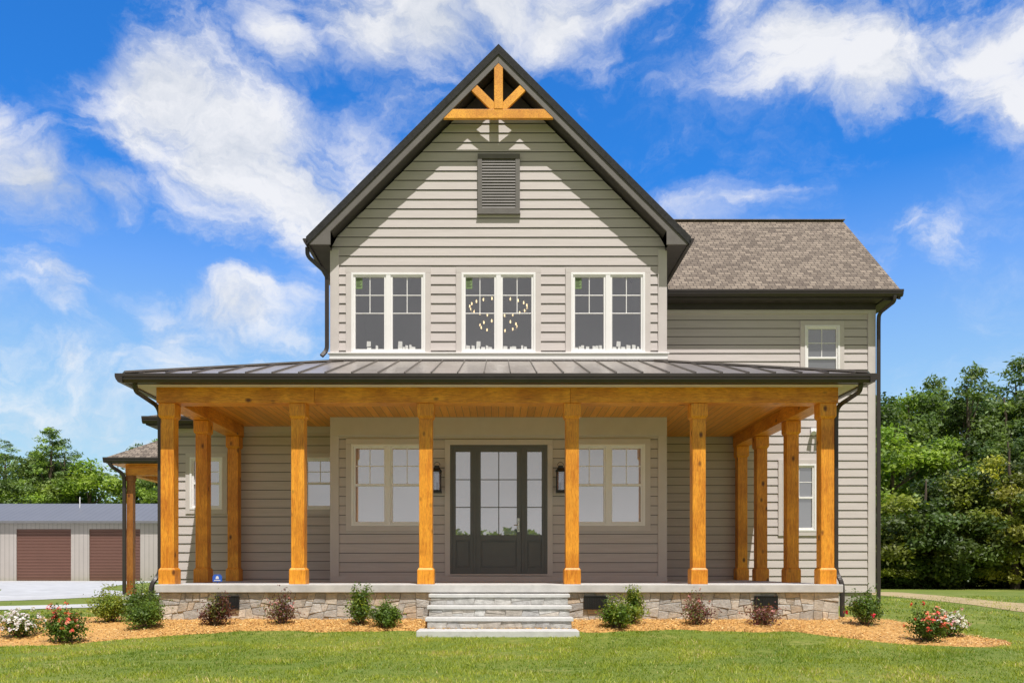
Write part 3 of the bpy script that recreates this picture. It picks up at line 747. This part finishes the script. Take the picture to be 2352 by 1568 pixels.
ys_=empty('security_sign',(-4.89,14.95,FL)); top(ys_,"small blue notice sign standing on the porch floor","sign")
g=MB(); g.prism([(-.08,.03),(.08,.03),(.08,.12),(.05,.155),(-.05,.155),(-.08,.12)],'y',-.006,.006); g.box(-.008,.008,.007,.013,0,.12)
g.obj('sign_board',M['blue'],ys_,(-4.89,14.95,FL))
g=MB(); g.prism([(-.03,.075),(.03,.075),(.022,.115),(0,.13),(-.022,.115)],'y',-.009,-.007); g.box(-.055,.055,-.009,-.007,.045,.058); g.obj('sign_emblem',M['paper'],ys_,(-4.89,14.95,FL))

# ------------------------------------------------------------------ workshop garage
gar=empty('garage',(-29,59,.2)); top(gar,"long beige metal workshop with gray roof and maroon roll-up doors","garage")
def ribmat(name,c1,axis,per,depth=.4):
    m,nt,bs=base_mat(name); v=coords(nt,(1,1,1)); sx=N(nt,'ShaderNodeSeparateXYZ'); nt.links.new(v,sx.inputs[0])
    d=N(nt,'ShaderNodeMath',operation='DIVIDE'); d.inputs[1].default_value=per; nt.links.new(sx.outputs[axis],d.inputs[0])
    f=N(nt,'ShaderNodeMath',operation='FRACT'); nt.links.new(d.outputs[0],f.inputs[0])
    c=mixc(nt,ramp(nt,f.outputs[0],[(0,(1,1,1)),(.12,(.1,.1,.1)),(.9,(0,0,0)),(1,(1,1,1))]),c1,tuple(x*(1-depth) for x in c1))
    c=mixc(nt,.25,c,ramp(nt,noise(nt,v,.8),[(.3,(.75,.75,.75)),(.7,(1.1,1.1,1.1))]),'MULTIPLY')
    nt.links.new(c,bs.inputs['Base Color']); bs.inputs['Roughness'].default_value=.5; return m
GW=ribmat('beige_metal_siding',(.48,.44,.41),0,.3); GR=ribmat('gray_metal_roof',(.18,.185,.20),0,.4,.3); GD=ribmat('brown_roll_door',(.18,.088,.066),2,.2,.5)
doors=[(-33.1,-29.35),(-28.1,-24.6),(-38.0,-34.3)]
g=MB(); xx=sorted(doors); cur=-44
for a,b in xx: g.box(cur,a,59,59.2,.2,4.32); g.box(a,b,59,59.2,3.75,4.32); cur=b
g.box(cur,-18,59,59.2,.2,4.32); g.box(-18.2,-18,59.2,67,.2,4.3); g.box(-44,-43.8,59.2,67,.2,4.3); g.box(-44,-18,67,67.2,.2,4.3)
g.prism([(59.2,4.3),(66.9,4.3),(63.1,5.7)],'x',-18.2,-18.0)
g.obj('wall',GW,gar,recalc=True)
g=MB(); g.prism([(58.7,4.27),(63.1,5.8),(67.5,4.27),(67.5,4.20),(63.1,5.72),(58.7,4.2)],'x',-44.3,-17.7); gr_=g.obj('roof',GR,gar)
g=MB(); g.box(-44.3,-17.7,58.64,58.70,4.14,4.30); g.obj('fascia',nmat('gray_metal_trim',(.16,.16,.17),(.19,.19,.2)),gr_)
g=MB(); g.tube([(-30.2,62,5.2),(-30.2,62,6.2)],[.035,.035],8); g.obj('vent_pipe',M['white'],gr_)
for a,b in doors:
    g=MB(); n=17
    for i in range(n):
        z=.2+3.55*i/n; g.prism([(59.10,z),(59.07,z+.02),(59.07,z+.19),(59.10,z+.207)],'x',a,b)
    g.box(a,b,59.1,59.12,.2,3.75); g.obj('door',GD,gar)

# ------------------------------------------------------------------ plants
def clumps(rng,n,rx,ry,rz,kind):
    out=[]
    while len(out)<n:
        d=rng.standard_normal(3); d/=np.linalg.norm(d); r=rng.uniform(.35,1)**.6
        p=d*r
        if kind=='pine':
            zz_=rng.random()**1.25; an=rng.uniform(0,2*np.pi); w=(1.02-zz_)**.7*(.45+.55*rng.random())*(1+.25*np.sin(zz_*23))
            p=np.array([np.cos(an)*w,np.sin(an)*w,zz_*2-1])
        if kind=='low':
            p[2]=p[2]*.9-.12
            if p[2]<-.2: p[0]*=1.25; p[1]*=1.25
        out.append((p[0]*rx,p[1]*ry,(p[2]+1)*rz))
    return np.array(out)
def tt_(t): return np.clip(t,.002,1)
def crown_mesh(name,seed,rx,rz,ncl,cr,nleaf,L,tints,kind='broad',flat=.7):
    rng=np.random.default_rng(seed); C=clumps(rng,ncl,rx,rx,rz,kind)
    rad_=cr*rng.uniform(.5,1.35,ncl); ct=np.array(tints)[rng.integers(0,len(tints),ncl)]*rng.uniform(.7,1.3,(ncl,1))
    if kind=='pine': flat=.5; rad_*=1.1-.7*C[:,2]/(2*rz)
    w=rad_**2; idx=rng.choice(ncl,nleaf,p=w/w.sum())
    d=rng.standard_normal((nleaf,3)); d/=np.linalg.norm(d,axis=1,keepdims=True); rr=rng.uniform(.25,1,nleaf)**.5*(1+.3*rng.standard_normal(nleaf))
    off=d*rr[:,None]*rad_[idx][:,None]; off[:,2]*=flat
    c=C[idx]+off
    if kind=='low': c[:,2]=np.maximum(c[:,2],.05+.2*rng.random(nleaf))
    t=ct[idx]*rng.uniform(.65,1.35,(nleaf,1))
    cc=np.array([0,0,rz]); o_=c-cc; o_/=np.linalg.norm(o_,axis=1,keepdims=True)+1e-6
    v,tt=leaf_quads(c,L*rng.uniform(.6,1.4,nleaf),L*(.55 if kind!='pine' else .32)*rng.uniform(.7,1.3,nleaf),o_*.5+d*.5,tt_(t),rng,.5,.25)
    return attr_mesh(name,v,4,tt,M['leaf']),C
def trunk_mesh(seed,h,r,C,z0):
    rr=random.Random(seed); g=MB(); pts=[(0,0,-.1)]; x=y=0; n=7
    for i in range(1,n+1):
        x+=rr.uniform(-.1,.1); y+=rr.uniform(-.1,.1); pts.append((x,y,h*i/n))
    g.tube(pts,[r*(1-.85*i/n) for i in range(n+1)],8)
    sel=list(range(len(C))); rr.shuffle(sel)
    for i in sel[:26]:
        c=C[i]; zt=max(z0*.6,min(h*.92,(c[2]+z0)*.75)); k=zt/h*n; j=int(min(k,n-1)); f=k-j
        s=Vector(pts[j]).lerp(Vector(pts[j+1]),f); e=Vector((c[0],c[1],c[2]+z0)); m=s.lerp(e,.5)+Vector((0,0,-.15))
        rb=r*(1-.85*zt/h)*.5; g.tube([s,m,e],[rb,rb*.6,rb*.2],5)
    return g.mesh('trunk',[M['bark']])
sc=lambda L_,f: [tuple(a*f for a in c) for c in L_]
GB=sc([(.080,.118,.025),(.065,.103,.025),(.105,.148,.028),(.055,.09,.022)],1.75)
GL=sc([(.125,.18,.025),(.10,.155,.022),(.15,.20,.03)],2.2)
GP=sc([(.07,.105,.034),(.055,.085,.03),(.09,.125,.036)],2.0)
GPL=sc([(.075,.112,.034),(.058,.09,.03),(.10,.14,.036)],2.6)
GM=sc([(.065,.095,.018),(.10,.125,.02),(.045,.075,.016),(.13,.15,.022),(.05,.08,.016)],1.7)
GM2=sc([(.13,.15,.02),(.20,.205,.028),(.07,.095,.018),(.24,.235,.035),(.10,.12,.02)],1.7)
protos={}
def proto(key,seed,h,z0,rx,ncl,cr,nleaf,L,tints,kind,r):
    cm,C=crown_mesh('crown',seed,rx,(h-z0)/2,ncl,cr,nleaf,L,tints,kind); tm=trunk_mesh(seed,h*.9,r,C,z0); protos[key]=(cm,tm,h,z0)
proto('broad1',11,12.5,1.2,3.0,75,.85,18000,.25,GB,'broad',.28)
proto('broad2',12,12.5,.8,2.8,70,.85,18000,.25,GB+GL[:1],'broad',.26)
proto('light',13,8.5,.4,2.4,55,.75,16000,.22,GL,'low',.2)
proto('pine1',14,13.5,.6,3.2,95,1.05,17000,.30,GP,'pine',.24)
proto('pine2',15,12.5,.4,3.0,90,1.0,17000,.30,GP+GB[:1],'pine',.22)
proto('farpine1',18,13.5,.6,3.2,110,.95,20000,.27,GPL,'pine',.24)
proto('farpine2',19,12.5,.4,3.0,105,.95,20000,.27,GPL+GL[:1],'pine',.22)
proto('mag1',16,6.2,.0,2.1,80,.52,20000,.18,GM,'low',.2)
proto('mag2',17,5.2,.0,1.9,75,.50,18000,.18,GM,'low',.18)
proto('mag3',20,7.0,.0,2.5,95,.55,24000,.19,GM2,'low',.2)
def tree(key,name,x,y,h,label,group,wid=1.0):
    cm,tm,h0,z0=protos[key]; s=h/h0; rot=R.uniform(0,6.28)
    e=empty(name,(x,y,Hf(x,y))); top(e,label,"tree",group)
    for nm,me,dz in (('trunk',tm,0),('crown',cm,z0)):
        o=bpy.data.objects.new(nm,me); o.location=(x,y,Hf(x,y)+dz*s); o.rotation_euler=(0,0,rot); o.scale=(s*wid,s*wid,s); link(o); par(o,e)
gR="tall trees behind the house"
for x,y,h,k in [(21.6,50,11.6,'broad1'),(24.4,51,11.6,'broad2'),(27.0,49,12.4,'pine2'),(29.6,50,12.0,'broad1'),(32.2,49,13.6,'pine1'),(34.6,50,13.2,'broad2'),(37.2,51,14.4,'pine1'),(39.5,52,13.5,'broad2'),
                (18.5,52,9.8,'broad2'),(23,58,12.6,'pine1'),(26.5,59,12.6,'broad2'),(31.0,58,13.8,'broad1'),(35.5,58,15.2,'pine2'),(41,55,14.5,'broad1'),(28.5,56,13.4,'pine2')]:
    tree(k,'tree' if k[0]!='p' else 'pine_tree',x,y,h,"tall dark green leafy tree at the wood edge" if k[0]!='p' else "tall dark pine at the wood edge",gR,1.1)
for x,y,h,k in [(19.6,43,8.6,'light'),(22.8,43.5,7.6,'broad2'),(25.6,43,8.0,'broad1'),(28.3,42,8.8,'broad2'),(17.0,44,7.6,'light')]:
    tree(k,'tree',x,y,h,"lighter green young tree before the tall woods",gR,1.15)
gM="magnolias at the lawn edge"
for x,y,h,k in [(17.7,36,5.0,'mag2'),(19.6,36.5,5.6,'mag1'),(15.9,37,4.2,'mag2'),(24.8,38,6.0,'mag1')]:
    tree(k,'magnolia_tree',x,y,h,"rounded magnolia with glossy dark leaves down to the grass",gM,1.15)
tree('mag3','magnolia_tree',21.4,35.6,6.5,"large magnolia with yellow-green glossy leaves at the lawn edge",gM,1.05)
gU="low growth under the magnolias"
for x,y,h in [(16.6,36.2,2.2),(18.9,36.2,2.2),(23.8,35.8,2.6),(14.6,38,2.8),(20.1,38,3.2),(25.8,36.5,2.8),(17.8,38.5,3),(22.8,38.4,3.2),(24.6,39,3.2),(15.6,40,3.2)]:
    tree('mag2','bush',x,y,h,"low leafy bush filling the shade under the magnolias",gU,1.7)
gL="wood behind the workshop"; kk=['farpine1','broad1','farpine2','farpine1','light','farpine2']
px=-62; i=0
hs=[13.8,13.0,13.0,14.0,13.2,12.6,14.0,12.8,12.4,13.4,13.2,12.4,12.4,13.2,13.6,12.8]
while px<-22:
    k=kk[i%6]; tree(k,'pine_tree' if k[0]=='f' else 'tree',px+R.uniform(-.5,.5),R.uniform(78,88),hs[i%16]*(0.85 if k=='light' else .93 if k[0]=='b' else 1),"green tree in the wood behind the workshop" if k[0]!='f' else "tall pine in the wood behind the workshop",gL,1.2); px+=1.5; i+=1

def far_wood(name,n,x0,x1,yc,yw,h0,h1,L,seed,label):
    rng=np.random.default_rng(seed); x=rng.uniform(x0,x1,n); y=yc+rng.uniform(-yw,yw,n)
    hh=h0+(h1-h0)*(.5+.25*np.sin(x*.35+1)+.25*np.sin(x*.83+2)*np.sin(x*.21)+.12*np.sin(x*2.3)); z=.1+hh*rng.random(n)**.8
    t=np.array(GPL)[rng.integers(0,3,n)]*rng.uniform(.5,1.1,(n,1))
    v,tt=leaf_quads(np.stack([x,y,z],1),L*rng.uniform(.6,1.4,n),L*.7*rng.uniform(.6,1.4,n),np.tile([0,-1.,.3],(n,1)),t,rng,.3,.3)
    o=link(bpy.data.objects.new(name,attr_mesh(name,v,4,tt,M['leaf']))); top(o,label,"wood",kind="stuff")
far_wood('far_wood',60000,-150,170,95,4,11,13.2,.55,5,"distant green wood along the horizon")
far_wood('far_wood',14000,-120,120,-62,3,4.2,5.8,.8,6,"distant wood across the field facing the house")

def shrub(x,y,r,h,name,label,group,tints,nleaf=1500,L=.04,spiky=0,flowers=None,seed=0,sparse=1.0):
    rng=np.random.default_rng(100+seed); z=Hf(x,y)+.02
    ns=22; st=[]; g=MB()
    for i in range(ns):
        a=rng.uniform(0,2*np.pi); rr=r*rng.uniform(.2,1); hh=h*rng.uniform(.55,1.0)*(1-.35*(rr/r)**2)
        e=np.array([rr*np.cos(a),rr*np.sin(a),hh]); st.append(e)
        g.tube([(0.03*np.cos(a),0.03*np.sin(a),-.02),tuple(e*[.55,.55,.5]),tuple(e)],[.008,.005,.002],4)
    for i in range(spiky):
        a=rng.uniform(0,2*np.pi); e=np.array([r*.5*np.cos(a),r*.5*np.sin(a),h*rng.uniform(1.0,1.25)]); st.append(e); g.tube([(0,0,0),tuple(e*[.6,.6,.5]),tuple(e)],[.008,.005,.002],4)
    st=np.array(st); idx=rng.integers(0,len(st),nleaf); t=rng.uniform(.3,1.03,nleaf)**.7
    base=st[idx]*np.stack([t**.8,t**.8,t],1); sp=(.20*r+.03)*sparse
    d=rng.standard_normal((nleaf,3)); c=base+d*sp*.6; c[:,2]=np.maximum(c[:,2],.015)
    bt=np.array(tints)[rng.integers(0,len(tints),len(st))][idx]*rng.uniform(.65,1.35,(nleaf,1))
    o_=c-np.array([0,0,h*.3]); o_/=np.linalg.norm(o_,axis=1,keepdims=True)+1e-6
    v,tt=leaf_quads(c,L*rng.uniform(.7,1.5,nleaf),L*.55*rng.uniform(.7,1.3,nleaf),o_,tt_(bt),rng,.45,.3)
    e_=empty(name,(x,y,z)); top(e_,label,"flowering shrub" if flowers else "shrub",group)
    o=bpy.data.objects.new('foliage',attr_mesh('foliage',v,4,tt,M['leaf'])); o.location=(x,y,z); link(o); par(o,e_)
    g.obj('stems',M['bark'],e_,(x,y,z))
    if flowers:
        cols,nf,fs=flowers
        i0=rng.integers(0,nleaf,nf*6); cand=c[i0]; key=np.linalg.norm(cand*[1/r,1/r,1/h],axis=1)+.3*(cand[:,1]<0)+.5*cand[:,2]/h+.5*rng.random(len(cand)); sel=cand[np.argsort(-key)[:nf]]
        sel=sel*1.04; pc=np.array(cols)[rng.integers(0,len(cols),nf)]
        allv=[];allt=[]
        for k in range(6):
            cc=sel+rng.standard_normal((nf,3))*fs*.28
            out=sel-np.array([0,0,h*.3]); out/=np.linalg.norm(out,axis=1,keepdims=True)
            v,tt=leaf_quads(cc,np.full(nf,fs),np.full(nf,fs*.8),out,pc*rng.uniform(.8,1.1,(nf,1)),rng,.6,.3); allv.append(v);allt.append(tt)
        o=bpy.data.objects.new('flowers',attr_mesh('flowers',np.concatenate(allv),4,tt_(np.concatenate(allt)),M['petal'])); o.location=(x,y,z); link(o); par(o,e_)
GS=[(.12,.20,.027),(.16,.25,.032),(.09,.155,.022)]; GY=[(.27,.32,.038),(.18,.26,.032)]
BU=[(.17,.06,.055),(.22,.08,.07),(.12,.055,.045),(.17,.18,.05)]
PK=[(.75,.35,.35)]
grp="foundation shrubs in the mulch bed"
S=[(-6.85,12.3,.28,.36,'w'),(-5.99,11.85,.28,.42,'o'),(-6.1,13.5,.30,.46,'y'),(-6.0,14.6,.36,.50,'y'),(-5.78,13.8,.28,.50,'g'),(-5.25,12.95,.34,.40,'g'),(-4.32,13.15,.27,.38,'b'),(-3.37,13.3,.25,.42,'bp'),
   (-2.13,13.25,.21,.5,'gs'),(-1.72,13.0,.21,.36,'g'),(1.78,12.95,.25,.38,'gs'),(2.07,13.35,.22,.48,'gs'),(3.04,13.25,.25,.38,'bp'),(4.10,13.25,.32,.24,'bp'),(5.62,13.2,.29,.46,'gr'),(5.95,11.95,.26,.42,'o'),(6.42,12.35,.25,.34,'wp')]
for i,(x,y,r,h,k) in enumerate(S):
    if k=='w': shrub(x,y,r,h,'flower_bush',"low bush covered in white blossoms in the mulch",grp,GS,1800,.035,0,([(.85,.83,.85),(.8,.72,.8)],150,.04),i)
    elif k=='wp': shrub(x,y,r,h,'flower_bush',"low bush with white and pink blossoms",grp,GS,1800,.035,0,([(.85,.83,.82),(.85,.8,.8),(.8,.45,.5)],110,.04),i)
    elif k=='o': shrub(x,y,r,h,'flower_bush',"green rose bush with coral and red blooms",grp,GS,2600,.042,2,([(.88,.24,.12),(.92,.42,.28),(.85,.12,.08)],36,.045),i)
    elif k=='y': shrub(x,y,r,h,'shrub',"yellow-green rounded shrub by the porch corner",grp,GY,3400,.038,2,None,i)
    elif k=='g': shrub(x,y,r,h,'shrub',"dense rounded green shrub in the mulch",grp,GS,3400,.036,2,None,i)
    elif k=='gs': shrub(x,y,r,h,'shrub',"green shrub with tall loose shoots",grp,GS+GY[:1],2900,.04,5,None,i)
    elif k=='gr': shrub(x,y,r,h,'shrub',"green shrub with a red bloom by the downspout",grp,GS,3000,.038,2,([(.75,.03,.08)],3,.06),i)
    elif k=='b': shrub(x,y,r,h,'shrub',"dark burgundy leafed shrub against the stone",grp,BU,1700,.042,4,None,i)
    else: shrub(x,y,r,h,'shrub',"sparse burgundy shrub with small pink blooms",grp,BU,1000,.04,4,(PK,9,.03),i,1.3)

# ------------------------------------------------------------------ sky and sun
EL,AZ=rad(63.5),rad(15)
sd=Vector((math.sin(AZ)*math.cos(EL),-math.cos(AZ)*math.cos(EL),math.sin(EL)))
L=bpy.data.lights.new('sun','SUN'); L.energy=5.0; L.angle=rad(.5); L.color=(1,.955,.905)
lo=link(bpy.data.objects.new('sun',L)); lo.rotation_euler=sd.to_track_quat('Z','Y').to_euler(); lo.location=(0,-10,40)
w=bpy.data.worlds.new('World'); scene.world=w; w.use_nodes=True; nt=w.node_tree; bg=nt.nodes['Background']
sky=N(nt,'ShaderNodeTexSky',sky_type='NISHITA'); sky.sun_disc=False; sky.sun_elevation=EL; sky.sun_rotation=math.pi-AZ; sky.air_density=1; sky.dust_density=.6; sky.ozone_density=2
tc=N(nt,'ShaderNodeTexCoord'); D=tc.outputs['Generated']
SS=.14
def vm(op,a,b=None,c=None):
    n=N(nt,'ShaderNodeVectorMath',operation=op)
    for i,x in enumerate((a,b,c)):
        if x is None: continue
        if isinstance(x,tuple): n.inputs[i].default_value=x
        else: nt.links.new(x,n.inputs[i])
    return n
def mt(op,a,b=None,clamp=False):
    n=N(nt,'ShaderNodeMath',operation=op,use_clamp=clamp)
    for i,x in enumerate((a,b)):
        if x is None: continue
        if isinstance(x,(int,float)): n.inputs[i].default_value=x
        else: nt.links.new(x,n.inputs[i])
    return n.outputs[0]
nz=N(nt,'ShaderNodeTexNoise'); nz.inputs['Scale'].default_value=5; nz.inputs['Detail'].default_value=8; nz.inputs['Roughness'].default_value=.6; nt.links.new(D,nz.inputs['Vector'])
wv=vm('SUBTRACT',nz.outputs['Color'],(.5,.5,.5)).outputs[0]; wd=vm('MULTIPLY_ADD',wv,(.17,.17,.13),D).outputs[0]
ws=vm('MULTIPLY',wd,(1,1,1.25)).outputs[0]
B=[(430,270,150,1.05),(540,360,180,1.15),(650,450,150,1.0),(350,330,100,.8),(500,460,140,.65),(760,480,120,.6),(780,360,120,.45),(930,270,120,.35),
   (900,60,140,.85),(1010,50,150,1.0),(1150,20,120,.8),(1320,30,140,.75),(1450,10,70,.6),(660,110,90,.7),(980,140,80,.6),
   (1740,30,100,.7),(1880,90,150,.9),(2040,120,160,1.0),(2180,100,140,.85),(2340,130,140,.85),(1930,210,80,.7),(2330,250,100,.8),
   (70,440,130,1),(10,340,80,.7),(240,470,80,.7),(140,480,90,.8),(110,655,80,.6),(60,650,60,.5),(540,710,115,.95),(460,700,60,.6),(640,740,70,.5),
   (135,830,60,.6),(700,680,110,.45),(390,790,120,.5),(1590,460,140,.35),(1740,480,80,.3),(2070,510,60,.55),(2130,570,70,.42),(2040,590,70,.35),(700,780,150,.4),(250,960,220,.5),(60,980,180,.5)]
fld=None
for px_,py_,r_,wt in B:
    d=Vector(((px_-1145)/1974,1,(1305-py_)/1974)); ln=d.length; d.normalize()
    ds=vm('DISTANCE',ws,(d.x,d.y,d.z*1.25)).outputs['Value']
    mr=N(nt,'ShaderNodeMapRange'); nt.links.new(ds,mr.inputs[0]); mr.inputs[1].default_value=r_/1974/ln*1.5; mr.inputs[2].default_value=0; mr.inputs[3].default_value=0; mr.inputs[4].default_value=wt*1.25
    fld=mr.outputs[0] if fld is None else mt('MAXIMUM',fld,mr.outputs[0])
mpn=N(nt,'ShaderNodeMapping'); mpn.inputs['Rotation'].default_value=(0,rad(-24),0); mpn.inputs['Scale'].default_value=(.75,1,1.7); nt.links.new(wd,mpn.inputs['Vector']); st_=mpn.outputs[0]
n1=N(nt,'ShaderNodeTexNoise'); n1.inputs['Scale'].default_value=9; n1.inputs['Detail'].default_value=14; n1.inputs['Roughness'].default_value=.64; n1.inputs['Distortion'].default_value=.5; nt.links.new(st_,n1.inputs['Vector'])
n2=N(nt,'ShaderNodeTexNoise'); n2.inputs['Scale'].default_value=2.2; n2.inputs['Detail'].default_value=10; n2.inputs['Roughness'].default_value=.65; nt.links.new(st_,n2.inputs['Vector'])
n1c=mt('MULTIPLY',mt('SUBTRACT',n1.outputs['Fac'],.5),2.2)
den=mt('ADD',fld,n1c)
mr=N(nt,'ShaderNodeMapRange',interpolation_type='SMOOTHSTEP'); nt.links.new(den,mr.inputs[0]); mr.inputs[1].default_value=.05; mr.inputs[2].default_value=1.1
cl1=mr.outputs[0]
mr=N(nt,'ShaderNodeMapRange',interpolation_type='SMOOTHSTEP'); nt.links.new(mt('ADD',n2.outputs['Fac'],mt('MULTIPLY',n1c,.22)),mr.inputs[0]); mr.inputs[1].default_value=.46; mr.inputs[2].default_value=.80; mr.inputs[4].default_value=.5
cloud=mt('MAXIMUM',cl1,mr.outputs[0],True)
skyc=mixc(nt,1,sky.outputs[0],(.19*SS,.84*SS,1.58*SS),'MULTIPLY')
skyc=vm('MINIMUM',skyc,(.5,.75,.95)).outputs[0]
sx=N(nt,'ShaderNodeSeparateXYZ'); nt.links.new(D,sx.inputs[0])
haze=N(nt,'ShaderNodeMapRange'); nt.links.new(sx.outputs[2],haze.inputs[0]); haze.inputs[1].default_value=.40; haze.inputs[2].default_value=.02; haze.inputs[3].default_value=0; haze.inputs[4].default_value=.88
skyc=mixc(nt,haze.outputs[0],skyc,(.62,.78,.92))
shade=ramp(nt,mt('ADD',mt('MULTIPLY',n1.outputs['Fac'],.6),mt('MULTIPLY',n2.outputs['Fac'],.4)),[(.40,(.60,.65,.73)),(.56,(.94,.94,.95))])
final=mixc(nt,mt('MULTIPLY',cloud,.92),skyc,shade)
# pale fill light added over the unseen southern sky, brightening porch and walls
sh=N(nt,'ShaderNodeMapRange',interpolation_type='SMOOTHSTEP'); nt.links.new(sx.outputs[1],sh.inputs[0]); sh.inputs[1].default_value=.28; sh.inputs[2].default_value=-.08; sh.inputs[3].default_value=0; sh.inputs[4].default_value=1.0
hb_=ramp(nt,sx.outputs[2],[(.0,(.80,.79,.81)),(.2,(.42,.415,.43)),(1.0,(.20,.20,.22))])
final=mixc(nt,sh.outputs[0],final,mixc(nt,.5,hb_,ramp(nt,n2.outputs['Fac'],[(.35,(.75,.75,.75)),(.65,(1.15,1.14,1.14))]),'MULTIPLY'))
gm=N(nt,'ShaderNodeMapRange'); nt.links.new(sx.outputs[2],gm.inputs[0]); gm.inputs[1].default_value=-.01; gm.inputs[2].default_value=0.0
final=mixc(nt,gm.outputs[0],(.12,.13,.07),final)
nt.links.new(final,bg.inputs[0]); bg.inputs[1].default_value=1.0

# ------------------------------------------------------------------ camera
cam=bpy.data.cameras.new('camera'); co=link(bpy.data.objects.new('camera',cam)); co.location=(0,0,1.04); co.rotation_euler=(rad(90),0,0)
cam.sensor_width=36; cam.lens=36*1974/2352; cam.shift_x=31/2352; cam.shift_y=521/2352; cam.clip_end=3000
scene.camera=co
scene.view_settings.view_transform='Standard'; scene.view_settings.look='None'; scene.view_settings.exposure=0
for o in bpy.data.objects:
    if "wl" in o: del o["wl"]
